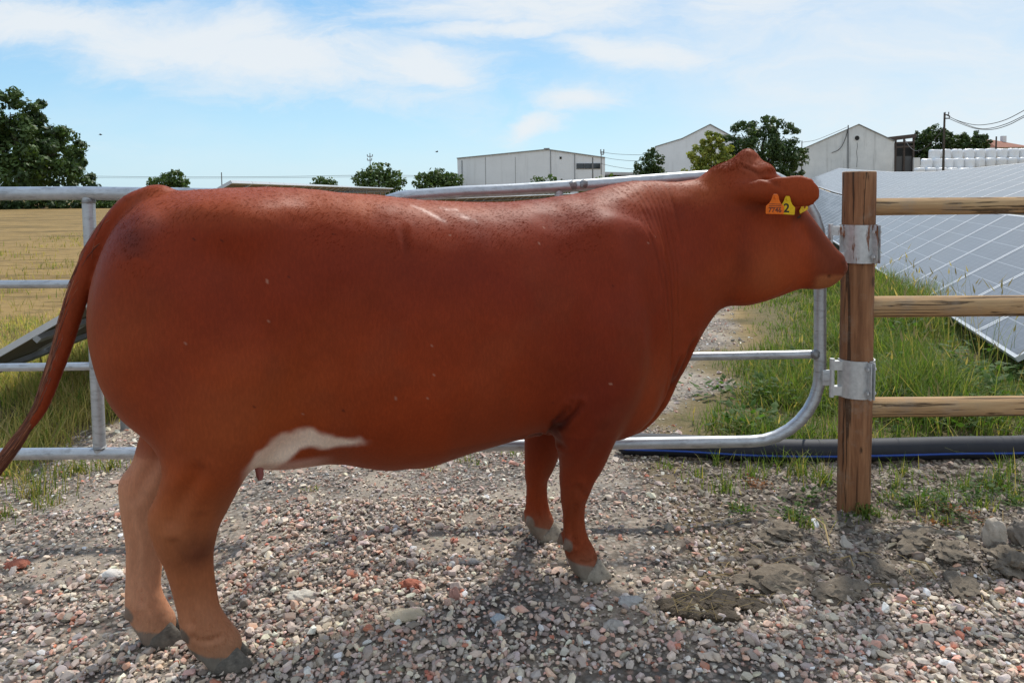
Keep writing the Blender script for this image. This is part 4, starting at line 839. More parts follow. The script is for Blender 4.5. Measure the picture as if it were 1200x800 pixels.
# two birds far off in the sky
feather=simple('dark_feather',(.04,.04,.045))
for x,y,Y,lab in ((118,158,70,'tiny dark bird flying above the dry field'),(512,178,70,'tiny dark bird flying above the small trees left of the warehouse')):
    v=MB(); v.ico((0,0,0),.07,2,0,(1.9,.7,.7))
    for s_ in (-1,1): v.prism([(.06,s_*.03,.02),(-.07,s_*.03,.02),(-.08,s_*.24,.09),(-.01,s_*.30,.06)],(0,0,.012))
    v.prism([(-.10,-.02,0),(-.10,.02,0),(-.21,.05,.01),(-.21,-.05,.01)],(0,0,.01))
    o=v.build('bird',feather); o.location=at(x,y,Y); o.rotation_euler=(0,R(-8),R(30)); tag(o,lab,'bird')
# ---------------------------------------------------------------- cow: signed distance body
COW_TH=math.radians(21); COW_PHI=math.radians(21); COW_V0=2.62; COW_SA=1.45; COW_ARC=0.5; COW_R=COW_ARC/COW_PHI
CU=np.array([math.cos(COW_TH),math.sin(COW_TH)]); CV=np.array([-CU[1],CU[0]])
def cow_world(a,n,z):
    "straight cow frame (along, across, up) to world"
    a=np.asarray(a,float); n=np.asarray(n,float)
    return np.stack([a*CU[0]+(n+COW_V0)*CV[0], a*CU[1]+(n+COW_V0)*CV[1], np.broadcast_to(z,a.shape)],-1)
def bend(a,n):
    "straight frame to curvilinear spine coordinates"
    x=a-COW_SA; b=n+COW_R; al=np.arctan2(x,b)
    s=np.where(x<0,x,COW_R*al); nn=np.where(x<0,n,np.hypot(x,b)-COW_R)
    c,sn=math.cos(COW_PHI),math.sin(COW_PHI)
    m=(x>0)&(al>COW_PHI)
    s=np.where(m,COW_ARC+x*c-b*sn,s); nn=np.where(m,x*sn+b*c-COW_R,nn)
    return s+COW_SA,nn
def unbend(s,n):
    "spine coordinates to straight frame (scalars)"
    x=s-COW_SA
    if x<=0: return s,n
    if x<=COW_ARC:
        al=x/COW_R; return COW_SA+(COW_R+n)*math.sin(al),(COW_R+n)*math.cos(al)-COW_R
    c,sn=math.cos(COW_PHI),math.sin(COW_PHI); e=x-COW_ARC
    return COW_SA+(COW_R+n)*sn+e*c,(COW_R+n)*c-e*sn-COW_R
TRUNK=np.array([ # s, ztop, zbot, half width, top exponent, bottom exponent
(-.34,1.27,.86,.15,2,2),(-.31,1.32,.81,.18,2,2),(-.28,1.36,.77,.205,2,2),(-.20,1.438,.70,.235,2.1,2),
(-.08,1.458,.63,.262,2.2,2),(.05,1.466,.60,.278,2.4,2.1),(.16,1.468,.575,.288,2.5,2.2),(.28,1.457,.55,.302,2.5,2.2),(.38,1.445,.53,.316,2.5,2.2),(.5,1.438,.492,.33,2.5,2.2),
(.65,1.420,.484,.34,2.5,2.2),(.8,1.41,.515,.34,2.4,2.2),(.95,1.402,.535,.33,2.3,2.2),(1.1,1.412,.545,.312,2.2,2.1),(1.25,1.43,.535,.295,2.1,2.1),
(1.4,1.460,.51,.275,2,2.1),(1.5,1.478,.515,.25,2,2),(1.6,1.478,.57,.210,2,2),(1.7,1.473,.71,.172,2,2),(1.8,1.487,.875,.142,2,2),
(1.87,1.515,.965,.128,2,2),(1.95,1.54,.998,.118,2,2),(2.05,1.53,1.02,.112,2.1,2.2),(2.12,1.485,1.025,.105,2.2,2.3),(2.2,1.375,1.045,.09,2.3,2.5),
(2.26,1.295,1.05,.080,2.3,2.5),(2.31,1.228,1.06,.073,2.3,2.4),(2.34,1.19,1.085,.066,2.2,2.2),(2.36,1.165,1.11,.048,2,2),(2.375,1.145,1.13,.025,2,2)])
LEGS={
'near_hind':[(-.05,-.15,1.10,.13),(-.02,-.165,.90,.155),(-.02,-.175,.74,.140),(-.05,-.175,.652,.122),(-.07,-.165,.588,.110),(-.096,-.155,.523,.103),(-.120,-.148,.467,.100),(-.122,-.142,.412,.088),(-.117,-.137,.353,.072),(-.108,-.135,.275,.063),(-.094,-.135,.186,.058),(-.082,-.135,.126,.062),(-.056,-.135,.072,.064),(-.030,-.135,.045,.058)],
'far_hind':[(-.06,.15,1.10,.13),(-.05,.16,.90,.15),(-.09,.16,.72,.135),(-.15,.15,.61,.118),(-.183,.14,.537,.108),(-.231,.131,.478,.092),(-.243,.122,.431,.082),(-.251,.113,.387,.070),(-.256,.104,.311,.056),(-.260,.096,.243,.053),(-.265,.09,.166,.052),(-.261,.09,.110,.057),(-.245,.09,.065,.058),(-.225,.09,.03,.054)],
'near_front':[(1.27,-.20,.95,.13),(1.24,-.205,.78,.125),(1.21,-.20,.65,.120),(1.203,-.19,.549,.100),(1.197,-.18,.48,.082),(1.185,-.17,.425,.067),(1.178,-.16,.36,.054),(1.177,-.15,.302,.042),(1.183,-.14,.236,.039),(1.188,-.14,.175,.044),(1.202,-.14,.124,.051),(1.222,-.14,.082,.053)],
'far_front':[(1.26,.17,.85,.12),(1.225,.17,.60,.11),(1.200,.17,.446,.079),(1.188,.183,.355,.064),(1.181,.197,.298,.050),(1.183,.21,.254,.043),(1.187,.22,.168,.045),(1.190,.22,.114,.052),(1.207,.22,.075,.053)],
}
HOOVES={'near_hind':(-.018,-.135,-.022,.0),'far_hind':(-.218,.09,-.022,.05),'near_front':(1.243,-.14,.020,-.05),'far_front':(1.225,.22,.014,-.02)}
TAIL=[(-.17,-.005,1.435,.036),(-.2,-.005,1.432,.034),(-.249,.003,1.409,.033),(-.287,.013,1.371,.032),(-.325,.022,1.319,.030),(-.36,.03,1.267,.029),(-.387,.035,1.197,.028),(-.413,.04,1.132,.027),(-.441,.045,1.041,.025),(-.463,.048,.971,.023),(-.496,.045,.875,.020),(-.524,.045,.804,.017),(-.558,.047,.749,.013)]
EAR_A=(1.918,-.085,1.432); EAR_B=(2.178,-.212,1.436)
def smin(a,b,k):
    h=np.clip(.5+.5*(b-a)/k,0,1); return b+(a-b)*h-k*h*(1-h)
def smax(a,b,k): return -smin(-a,-b,k)
def spline(pts,n):
    P=np.array(pts,float); P=np.vstack([2*P[0]-P[1],P,2*P[-1]-P[-2]]); out=[]
    for i in range(1,len(P)-2):
        a,b,c,d=P[i-1:i+3]
        for t in np.arange(n)/n:
            out.append(.5*((2*b)+(c-a)*t+(2*a-5*b+4*c-d)*t*t+(3*b-a-3*c+d)*t**3))
    out.append(P[-2]); return [tuple(float(x) for x in o) for o in out]
def build_cow_sdf(h=.008):
    A=np.arange(-.76,2.44,h,dtype=np.float32); N=np.arange(-.64,.48,h,dtype=np.float32); Z=np.arange(-.085,1.65,h,dtype=np.float32)
    D=np.full((len(A),len(N),len(Z)),.3,np.float32)
    # trunk, neck and head: one loft along a bending spine
    a2,n2=np.meshgrid(A,N,indexing='ij'); s2,m2=bend(a2,n2)
    tab=np.array(TRUNK); ss=np.arange(-.42,2.43,.004)
    def smooth(c):
        y=np.interp(ss,tab[:,0],tab[:,c]); k=np.exp(-.5*(np.arange(-12,13)/4.5)**2); k/=k.sum()
        return np.convolve(np.pad(y,12,mode='edge'),k,'valid')
    prof=[smooth(c) for c in range(1,6)]
    zt,zb,w,et,eb=[np.interp(s2,ss,p) for p in prof]
    zc=zb+(zt-zb)*.52; ht=np.maximum(zt-zc,.01); hb=np.maximum(zc-zb,.01)
    q0=np.abs(m2)/w
    for k,z in enumerate(Z):
        up=z>zc
        hz=np.where(up,ht,hb); e=np.where(up,et,eb)
        q=(q0**e+(np.abs(z-zc)/hz)**e)**(1/e)
        g=(q-1)*np.minimum(w,hz)*1.05
        D[:,:,k]=np.clip(smax(smax(g,-.30-s2,.05),s2-2.374,.02),-.3,.3)
    def region(lo,hi,pad=.13):
        sl=[]
        for ax,l,u in zip((A,N,Z),lo,hi):
            i0=max(0,int(np.searchsorted(ax,l-pad))-1); i1=min(len(ax),int(np.searchsorted(ax,u+pad))+1); sl.append(slice(i0,i1))
        return tuple(sl)
    def coords(sl): return A[sl[0]][:,None,None],N[sl[1]][None,:,None],Z[sl[2]][None,None,:]
    def cone(p,r1,q,r2,k,flat=1.0,sign=1):
        R=max(r1,r2)
        lo=[min(x,y)-R for x,y in zip(p,q)]; hi=[max(x,y)+R for x,y in zip(p,q)]
        sl=region(lo,hi); X,Y,W=coords(sl)
        ba=[y-x for x,y in zip(p,q)]; L2=sum(c*c for c in ba)+1e-9
        px,py,pz=X-p[0],Y-p[1],W-p[2]
        t=np.clip((px*ba[0]+py*ba[1]+pz*ba[2])/L2,0,1)
        d=np.sqrt((px-t*ba[0])**2+((py-t*ba[1])*flat)**2+(pz-t*ba[2])**2)-(r1+(r2-r1)*t)
        D[sl]=smin(D[sl],d,k) if sign>0 else smax(D[sl],-d,k)
    def sstep(a,b,x):
        t=np.clip((x-a)/(b-a),0,1); return t*t*(3-2*t)
    def chain(C,flat):
        lo=[min(c[i]-c[3] for c in C) for i in range(3)]; hi=[max(c[i]+c[3] for c in C) for i in range(3)]
        sl=region(lo,hi); X,Y,W=coords(sl); E=None
        for p,q in zip(C[:-1],C[1:]):
            ba=[q[i]-p[i] for i in range(3)]; L2=sum(c*c for c in ba)+1e-9
            px,py,pz=X-p[0],Y-p[1],W-p[2]; t=np.clip((px*ba[0]+py*ba[1]+pz*ba[2])/L2,0,1)
            d=np.sqrt((px-t*ba[0])**2+((py-t*ba[1])*flat(p[2]))**2+(pz-t*ba[2])**2)-(p[3]+(q[3]-p[3])*t)
            E=d if E is None else smin(E,d,.006)
        return sl,E
    def ellip(c,r,k,rotz=0,sign=1,tilt=0):
        R=max(r); sl=region([x-R for x in c],[x+R for x in c]); X,Y,W=coords(sl)
        X,Y,W=X-c[0],Y-c[1],W-c[2]
        if rotz: X,Y=X*math.cos(rotz)+Y*math.sin(rotz),-X*math.sin(rotz)+Y*math.cos(rotz)
        if tilt: X,W=X*math.cos(tilt)+W*math.sin(tilt),-X*math.sin(tilt)+W*math.cos(tilt)
        q=np.sqrt((X/r[0])**2+(Y/r[1])**2+(W/r[2])**2)
        d=q*(q-1)/np.maximum(np.sqrt((X/r[0]**2)**2+(Y/r[1]**2)**2+(W/r[2]**2)**2),1e-4)
        D[sl]=smin(D[sl],d,k) if sign>0 else smax(D[sl],-d,k)
    # haunch, shoulder, hips, brisket, udder
    ellip((-.13,0,1.06),(.243,.225,.36),.05)
    for sg in (-1,1):
        ellip((-.06,sg*.150,1.02),(.25,.13,.33),.14,tilt=.12)
        ellip((.06,sg*.185,1.355),(.10,.07,.045),.12)
        ellip((1.26,sg*.205,1.02),(.17,.09,.30),.14,tilt=-.25)
        ellip((1.33,sg*.165,.70),(.14,.085,.15),.12)
    ellip((1.46,0,.65),(.14,.10,.14),.08)
    ellip((1.54,-.02,.70),(.08,.06,.10),.06)
    ellip((.17,-.05,.640),(.17,.12,.07),.06)
    # legs
    for nm,ch in LEGS.items():
        hind='hind' in nm
        C=spline(ch,5); sl,E=chain(C,lambda z:1+(lambda f,g:f*(.40*g+.12*(1-g) if hind else .18))(sstep(.68,.43,z),sstep(.12,.24,z)))
        W=coords(sl)[2]; D[sl]=smin(D[sl],E,.018+.075*(1-sstep(.75,.5,W)))
        # heel of the hock / point of the knee, dewclaws
        if hind:
            j=[c for c in ch if c[2]<.56][1]; k=6 if nm=='near_hind' else 5
            c=ch[k]; cone((c[0]-.055,c[1],c[2]+.02),.038,(c[0]-.02,c[1],c[2]-.10),.025,.03)
        f=ch[-3] if not nm=='far_front' else ch[-2]
        for sg in (-1,1):
            cone((f[0]-.040,f[1]+sg*.024,f[2]+.004),.016,(f[0]-.052,f[1]+sg*.026,f[2]-.018),.012,.012)
    # hooves: two claws each
    for nm,(ha,hn,z0,rot) in HOOVES.items():
        sl=region((ha-.12,hn-.1,z0),(ha+.12,hn+.1,z0+.15)); X,Y,W=coords(sl)
        X,Y=X-ha,Y-hn; X,Y=X*math.cos(rot)+Y*math.sin(rot),-X*math.sin(rot)+Y*math.cos(rot); W=W-z0
        for sg in (-1,1):
            yy=Y-sg*.032; yy=yy+sg*np.clip(X-.02,0,1)*.12
            d=smax(.012-W, (X*.80+W*.60)-.050,.012)          # sole, sloping toe wall
            d=smax(d,-X*.95-W*.30-.046,.020)             # heel
            d=smax(d,np.abs(yy)*.985+W*.10-.026+np.clip(X,0,1)*.10,.010)   # side walls flare to the sole
            d=smax(d,W*.94+X*.30-.058,.022)              # coronet
            D[sl]=smin(D[sl],d,.016)
    # tail
    sl,E=chain(spline([(t[0]+.004,t[1],t[2],t[3]*1.12) for t in TAIL],3),lambda z:1)
    W=coords(sl)[2]; D[sl]=smin(D[sl],E,.006+.03*sstep(1.36,1.44,W))
    # head details
    def at(s,n): return unbend(s,n)
    rz=-COW_PHI
    def hell(s,n,z,r,k,sign=1,tilt=0):
        a,b=at(s,n); ellip((a,b,z),r,k,rotz=rz,sign=sign,tilt=tilt)
    hell(1.982,0,1.525,(.050,.046,.078),.045); hell(1.915,0,1.475,(.09,.05,.06),.06)                 # poll
    for sg in (-1,1):
        hell(2.148,sg*.108,1.335,(.030,.016,.022),.012,-1,tilt=.5)   # eye socket
        hell(2.150,sg*.090,1.361,(.036,.020,.010),.014,tilt=.55)    # upper lid
        hell(2.01,sg*.05,1.495,(.06,.035,.035),.04,tilt=.5)
        hell(2.10,sg*.090,1.365,(.060,.030,.040),.05,tilt=.6)      # brow over the eye
        hell(1.99,sg*.072,1.135,(.12,.045,.115),.09)                # cheek
        hell(2.325,sg*.048,1.145,(.032,.030,.042),.02)             # nostril wing
        hell(2.356,sg*.048,1.152,(.020,.014,.014),.008,-1,tilt=.6)   # nostril
    hell(2.300,0,1.108,(.060,.068,.052),.03)                  # muzzle
    hell(1.955,-.03,1.022,(.055,.05,.028),.03); hell(2.345,0,1.128,(.030,.055,.030),.015)                  # throat lump, upper lip
    hell(2.26,0,1.082,(.06,.052,.033),.03)                   # chin
    # near ear: flattened leaf, cupped at the front
    def ear(Aa,Bb,lh=.062):
        p=np.array([*at(Aa[0],Aa[1]),Aa[2]]); q=np.array([*at(Bb[0],Bb[1]),Bb[2]])
        e=q-p; L=np.linalg.norm(e); e/=L; up=np.array([0,0,1.]); up-=e*(up@e); up/=np.linalg.norm(up); t=np.cross(e,up)
        lo=np.minimum(p,q)-.08; hi=np.maximum(p,q)+.08; sl=region(lo,hi); X,Y,W=coords(sl)
        X,Y,W=X-p[0],Y-p[1],W-p[2]
        E=(X*e[0]+Y*e[1]+W*e[2])/L; U=X*up[0]+Y*up[1]+W*up[2]; Tt=X*t[0]+Y*t[1]+W*t[2]
        Hh=np.interp(E,[-.1,0,.15,.35,.6,.8,.92,1.0,1.05],[.048,.047,.044,.046,.056,.060,.051,.026,.004])
        Hc=np.interp(E,[0,.3,.6,.85,1],[-.004,.000,-.001,-.004,-.010])
        Th=np.interp(E,[-.1,0,.2,.5,.9,1.0,1.05],[.034,.034,.026,.017,.014,.010,.003])
        U=U-Hc; Tt=Tt+ (U**2)*3.5
        qd=np.sqrt((U/Hh)**2+(Tt/Th)**2); d=(qd-1)*np.minimum(Hh,Th)
        d=np.maximum(d,np.maximum((E-1.02)*L,(-.22-E)*L))
        D[sl]=smin(D[sl],d,.020)
    ear(EAR_A,EAR_B)
    ear((1.945,.105,1.437),(2.01,.35,1.40))
    return D,A,N,Z,h
# ---------------------------------------------------------------- cow mesh, coat and tags
import openvdb
D_,A_,N_,Z_,hh_=build_cow_sdf(.0062)
g_=openvdb.FloatGrid(.03); g_.copyFromArray(np.clip(D_,-.03,.03)); out=g_.convertToQuads(isovalue=0.0); Pq,Qd=out[0],np.asarray(out[-1],np.int32); del D_
pt_=np.stack([A_[0]+Pq[:,0]*hh_,N_[0]+Pq[:,1]*hh_,Z_[0]+Pq[:,2]*hh_],-1).astype(np.float64)
E0=np.concatenate([Qd[:,[0,1]],Qd[:,[1,2]],Qd[:,[2,3]],Qd[:,[3,0]]]); nv=len(pt_)
deg=np.bincount(E0[:,0],minlength=nv)+np.bincount(E0[:,1],minlength=nv)
# keep the one largest connected skin
lab=np.arange(nv)
for _ in range(60):
    m_=np.minimum(lab[E0[:,0]],lab[E0[:,1]]); l2=lab.copy(); np.minimum.at(l2,E0[:,0],m_); np.minimum.at(l2,E0[:,1],m_); l2=l2[l2]
    if (l2==lab).all(): break
    lab=l2
def relax(v,k,lam=.5,w=None):
    for _ in range(k):
        s=np.stack([np.bincount(E0[:,0],v[E0[:,1],c],nv)+np.bincount(E0[:,1],v[E0[:,0],c],nv) for c in range(3)],-1)/np.maximum(deg,1)[:,None]
        v=v+(s-v)*(lam if w is None else (lam*w)[:,None])
    return v
pt_=relax(pt_,4,.5)
def normals(v):
    c=v[Qd]; n=np.cross(c[:,2]-c[:,0],c[:,3]-c[:,1]); o=np.zeros_like(v)
    for k in range(4):
        for a in range(3): o[:,a]+=np.bincount(Qd[:,k],n[:,a],nv)
    return o/np.maximum(np.linalg.norm(o,axis=1),1e-9)[:,None]
nn_=normals(pt_)
if ((pt_-pt_.mean(0))*nn_).sum()<0: nn_=-nn_; Qd=Qd[:,::-1].copy()
S_,M_=bend(pt_[:,0],pt_[:,1]); Zc=pt_[:,2]
# skin folds: neck wrinkles, brisket and elbow creases (along spine, height)
def seg_d(poly):
    d=np.full(nv,9.); tt=np.zeros(nv); L=len(poly)-1
    for i,(p,q) in enumerate(zip(poly[:-1],poly[1:])):
        a=np.array(p);b=np.array(q)-a; t=np.clip(((S_-a[0])*b[0]+(Zc-a[1])*b[1])/(b@b),0,1); e=np.hypot(S_+WOB-a[0]-t*b[0],Zc-a[1]-t*b[1]); m=e<d; d[m]=e[m]; tt[m]=(i+t[m])/L
    return d,tt
WOB=fbm(S_*5+3,Zc*5,6,3)*.03
FOLDS=[([(1.393,1.447),(1.424,1.322),(1.494,1.106),(1.523,.946)],.0030,.006),([(1.425,1.42),(1.452,1.30),(1.505,1.15)],.0018,.006),([(1.449,1.465),(1.47,1.296),(1.531,1.041),(1.555,.912)],.0036,.006),([(1.485,1.44),(1.500,1.29),(1.54,1.14)],.0018,.006),
 ([(1.514,1.461),(1.526,1.263),(1.563,1.04),(1.588,.748),(1.584,.602)],.0040,.0065),([(1.545,1.45),(1.556,1.28),(1.58,1.12)],.0025,.006),([(1.574,1.464),(1.586,1.294),(1.599,1.134),(1.623,.94)],.0034,.006),([(1.629,1.467),(1.637,1.356),(1.634,1.229)],.0025,.008),
 ([(1.709,.858),(1.661,.727),(1.595,.648)],.012,.016),([(1.641,.795),(1.611,.68),(1.545,.585),(1.50,.54)],.014,.018),
 ([(1.129,.722),(1.096,.67),(1.088,.61),(1.105,.555)],.012,.012),([(1.079,.709),(1.062,.65),(1.088,.585)],.009,.010),([(1.10,.73),(1.076,.67),(1.085,.60)],.006,.008),([(1.0,.582),(1.05,.578),(1.111,.557)],.008,.010),
 ([(1.36,1.32),(1.42,1.10),(1.44,.90),(1.40,.66)],.015,.055),([(1.08,1.30),(1.04,1.05),(1.06,.80)],.010,.07),([(-.10,1.35),(.02,1.22),(.08,1.04)],.008,.06),([(.24,1.30),(.29,1.15),(.27,.95),(.20,.76)],.014,.075),([(-.22,1.20),(-.20,1.0),(-.15,.80)],.008,.035),([(.45,1.15),(.42,.9)],.004,.04),([(.62,1.15),(.58,.85)],.004,.04),([(.80,1.15),(.77,.85)],.004,.04),([(.545,1.33),(.555,1.25)],.0035,.012),
 ([(2.30,1.085),(2.345,1.095),(2.37,1.108)],.005,.006),([(2.225,1.098),(2.27,1.100),(2.32,1.106)],.005,.006),([(2.12,1.34),(2.19,1.25),(2.26,1.18)],.006,.030),([(1.86,1.05),(1.895,1.14),(1.905,1.27)],.007,.03),([(1.985,1.50),(2.03,1.46),(2.06,1.44)],.005,.010),([(1.95,1.53),(2.0,1.50),(2.05,1.505)],.005,.009)]
disp=np.zeros(nv); crease=np.zeros(nv); side=ss(.03,-.06,M_)
for poly,dep,wd in FOLDS:
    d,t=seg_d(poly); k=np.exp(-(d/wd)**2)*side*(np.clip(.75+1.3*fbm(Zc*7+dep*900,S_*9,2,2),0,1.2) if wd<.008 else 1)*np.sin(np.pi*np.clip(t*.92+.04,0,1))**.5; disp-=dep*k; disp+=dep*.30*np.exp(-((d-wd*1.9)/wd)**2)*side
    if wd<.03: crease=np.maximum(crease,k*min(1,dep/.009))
nr=nn_[:,1]<-.1
for poly,dep,wd,ok in (([(-.150,.43),(-.128,.36),(-.120,.27),(-.108,.16)],.006,.011,(M_<-.02)),([(-.150,.50),(-.120,.57),(-.07,.66)],.009,.020,(M_<-.02)),([(-.085,.50),(-.09,.45),(-.10,.41)],.006,.016,(M_<-.02)),([(-.285,.42),(-.275,.33),(-.272,.22),(-.268,.14)],.006,.011,(M_>.02)),([(-.27,.48),(-.235,.54),(-.19,.60)],.008,.018,(M_>.02)),
 ([(1.168,.32),(1.172,.25),(1.178,.17)],.005,.009,(M_<0)),([(1.165,.40),(1.185,.37),(1.20,.36)],.004,.012,(M_<0)),([(1.215,.62),(1.20,.52),(1.195,.45)],.006,.025,(M_<0)),([(1.178,.24),(1.176,.19),(1.18,.13)],.004,.008,(M_>0)),
 ([(-.10,.115),(-.075,.100),(-.04,.10)],.004,.008,(M_<0)&(S_<.4)),([(1.19,.10),(1.215,.095),(1.25,.10)],.003,.007,(M_<0)&(S_>.9))):
    d,t=seg_d(poly); disp-=dep*np.exp(-(d/wd)**2)*ok*nr; disp+=dep*.4*np.exp(-((d-wd*2)/wd)**2)*ok*nr
disp+=.0022*fbm(S_*22+M_*9,Zc*22+M_*7,4,3)*ss(.62,.5,Zc)
legm=ss(.62,.5,Zc)
disp+=.004*fbm(S_*6+5,Zc*6,1,3)*ss(.5,.7,Zc)+.0025*fbm(S_*16,Zc*16+M_*12,3,2)*ss(1.25,1.42,Zc)
disp*=ss(-.33,-.24,S_)      # leave the tail alone
pt_=pt_+nn_*disp[:,None]; pt_=relax(pt_,1,.35)
# coat: hide colour patches, with some light and shade painted in
g=np.random.default_rng(4); base=np.array([.245,.0415,.0105]); C_=np.tile(base,(nv,1)); nz=fbm(S_*3.1,Zc*3.1+M_*2,2,4); nf=fbm(S_*14,Zc*14+M_*9,5,3)
def patch(w,c): 
    global C_
    w=np.clip(w,0,1)[:,None]; C_=C_*(1-w)+np.array(c)*w
patch(ss(.9,.62,Zc+nz*.25)*ss(.35,-.25,S_)*.55,(.33,.078,.020))                        # warmer thigh, light bounced off the ground painted into the coat
patch(ss(-.05,-.36,S_+nz*.1)*ss(1.3,1.0,Zc)*ss(-.5,-.37,S_)*.8,(.38,.105,.032))           # paler back of the thigh
hindm=(S_<.4); patch(ss(.66,.40,Zc+nz*.12)*hindm*.75,(.36,.13,.055)); patch(ss(.30,.05,Zc+nz*.1)*hindm*.55,(.48,.24,.135))
farleg=hindm*(M_>.02)*ss(.66,.58,Zc); patch(farleg*.58,(.58,.30,.18))
patch(np.exp(-(((S_+.08)/.06)**2+((Zc-.375)/.06)**2))*(M_<0)*.75,(.085,.022,.012))          # dark hair below the hock
patch(ss(.55,.30,Zc)*(S_>.9)*.45,(.21,.038,.012))  # shading of the front legs painted as darker coat
patch(np.exp(-(((S_+.22)/.045)**2+((Zc-1.318)/.055)**2))*(nz>-.25)*.62*(M_<0),(.03,.022,.02))     # dark smudge by the tail head
patch(np.exp(-(((S_+.17)/.03)**2+((Zc-1.375)/.03)**2))*.5*(M_<0),(.20,.12,.10))
fe=nf*.022+nz*.03+fbm(S_*40,Zc*40,6,2)*.010
fl=ss(.016,-.016,Zc-np.interp(S_,[.05,.08,.16,.25,.33,.42],[.655,.69,.725,.730,.712,.668])+fe)*ss(-.010,.018,Zc-np.interp(S_,[.08,.15,.19,.22,.42],[.535,.585,.628,.655,.668])+fe*.8)*ss(.03,.08,S_)*ss(.45,.41,S_+fe)
patch(fl*.97,(.90,.76,.62)); patch(fl*ss(.0,.4,nf)*.14,(.50,.28,.18))
patch(ss(1.0,.0,(Zc-.60)/.03)*ss(.06,.12,S_)*ss(.34,.26,S_)*(np.abs(M_+.05)<.16)*.7,(.62,.40,.31))
head=ss(1.9,2.0,S_); patch(head*ss(2.17,2.26,S_)*.75,(.085,.022,.013)); patch(np.exp(-(((S_-2.02)/.13)**2+((Zc-1.11)/.10)**2))*.5,(.36,.095,.028)); patch(np.exp(-(((S_-1.93)/.05)**2+((Zc-1.20)/.14)**2))*.35,(.12,.020,.009)); patch(ss(2.325,2.355,S_)*.7,(.060,.026,.021))  # muzzle and cheek tones; shading behind the jaw painted in
patch(ss(-.01,.02,S_-np.interp(Zc,[1.15,1.33],[2.272,2.150])+nf*.02)*ss(1.36,1.32,Zc)*ss(1.10,1.13,Zc)*head*.55,(.080,.020,.011)); patch(ss(1.112,1.090,Zc+nf*.012)*ss(2.215,2.255,S_)*.85,(.33,.125,.05)); patch(np.exp(-(((S_-1.985)/.05)**2+((Zc-1.56)/.06)**2))*.55,(.36,.13,.075))
patch(np.exp(-(((S_-2.338)/.012)**2+((Zc-1.152)/.010)**2))*.9,(.018,.008,.006)); d,t=seg_d([(2.225,1.098),(2.27,1.100),(2.345,1.106)]); patch(np.exp(-(d/.0055)**2)*.85,(.03,.012,.008))
patch(np.exp(-(((S_-2.148)/.030)**2+((Zc-1.337)/.022)**2))*(np.abs(M_)>.04)*.8,(.05,.016,.010))
patch(np.exp(-(((S_-1.99)/.06)**2+((Zc-1.375)/.02)**2))*.5*(M_<-.05),(.09,.022,.012))
patch(ss(1.415,1.33,Zc)*ss(-.36,-.40,S_)*.30,(.25,.055,.017))
hoof=np.zeros(nv)
for nm,(ha,hn,z0,rot) in HOOVES.items():
    m=(np.abs(pt_[:,0]-ha)<.11)&(np.abs(pt_[:,1]-hn)<.1); w=ss(.060,.050,Zc-z0+(pt_[:,0]-ha)*.33+nf*.008)*m; hoof=np.maximum(hoof,w)
    f=LEGS[nm][-3] if nm!='far_front' else LEGS[nm][-2]
    for sg in (-1,1): hoof=np.maximum(hoof,.9*ss(.026,.019,np.sqrt((pt_[:,0]-f[0]+.048)**2+(pt_[:,1]-f[1]-sg*.026)**2+((Zc-f[2]+.012)*.8)**2)))
    patch(ss(.15,.05,Zc-z0)*m*.35*(1-hoof),(.24,.17,.11))
patch(hoof,(.105,.092,.075)); patch(hoof*ss(.0,.15,nf)*.6,(.23,.20,.165)); fr_=(S_>.9); patch(hoof*fr_*.5,(.27,.24,.19))
patch(ss(1.335,1.43,Zc+nz*.05+nf*.03)*ss(1.9,1.75,S_)*ss(-.3,-.15,S_)*.5,(.40,.115,.038))  # sunlight along the topline painted in as paler hair
shd=np.exp(-(((S_-1.20)/.26)**2+((Zc-.66)/.34)**2)); patch(shd*(.80+nz*.4),(.135,.019,.008)); patch(np.exp(-(((S_-.72)/.38)**2+((Zc-1.16+nz*.15)/.17)**2))*.65,(.165,.021,.0105)); patch(np.exp(-(((S_-.05)/.30)**2+((Zc-.82+nz*.1)/.17)**2))*.70,(.36,.088,.021)); patch(np.exp(-(((S_-1.45)/.13)**2+((Zc-.74+nz*.1)/.16)**2))*.45,(.32,.07,.018))  # shade on shoulder and flank, warm bounce lower down, painted into the coat
dirt=ss(.05,.45,nz+fbm(S_*7,Zc*7+M_*5,7,4)*.7); patch(dirt*ss(1.45,.9,Zc)*.22,(.15,.052,.024))
big_=fbm(S_*1.4+2,Zc*1.6+1,0,3); patch(ss(.05,.4,big_)*.35*(Zc>.6),(.175,.020,.0085)); patch(ss(.0,-.4,big_)*.30*(Zc>.6),(.33,.058,.013))
for poly,wd in (([(.596,1.402),(.628,1.386),(.66,1.369),(.690,1.353)],.0060),([(.716,1.384),(.764,1.363),(.790,1.348)],.0058),([(.70,1.392),(.75,1.385)],.004)):
    d,t=seg_d(poly); patch(np.exp(-(d/wd)**2)*side*ss(-.3,.1,nf+.2)*.95,(.80,.62,.50))
patch(np.exp(-(((S_-1.085)/.022)**2+((Zc-.632)/.035)**2))*side*.7,(.075,.013,.006))  # shade inside the elbow fold painted dark
gs=np.random.default_rng(12)
for k_ in range(22):     # chaff and flies on the flank
    a_,z_=gs.uniform(-.1,1.6),gs.uniform(.65,1.36); patch((np.hypot(S_-a_,Zc-z_)<.0036)*side*.6,(.42,.26,.17) if k_%3 else (.03,.012,.01))
C_*=(1+nz*.16+nf*.10)[:,None]; flk=ss(.50,.75,Zc+nz*.1)*.85+.15; flk*=1-.45*ss(1.33,1.44,Zc+nf*.03); flk*=1-.35*ss(1.93,2.05,S_)-.45*ss(2.2,2.26,S_)
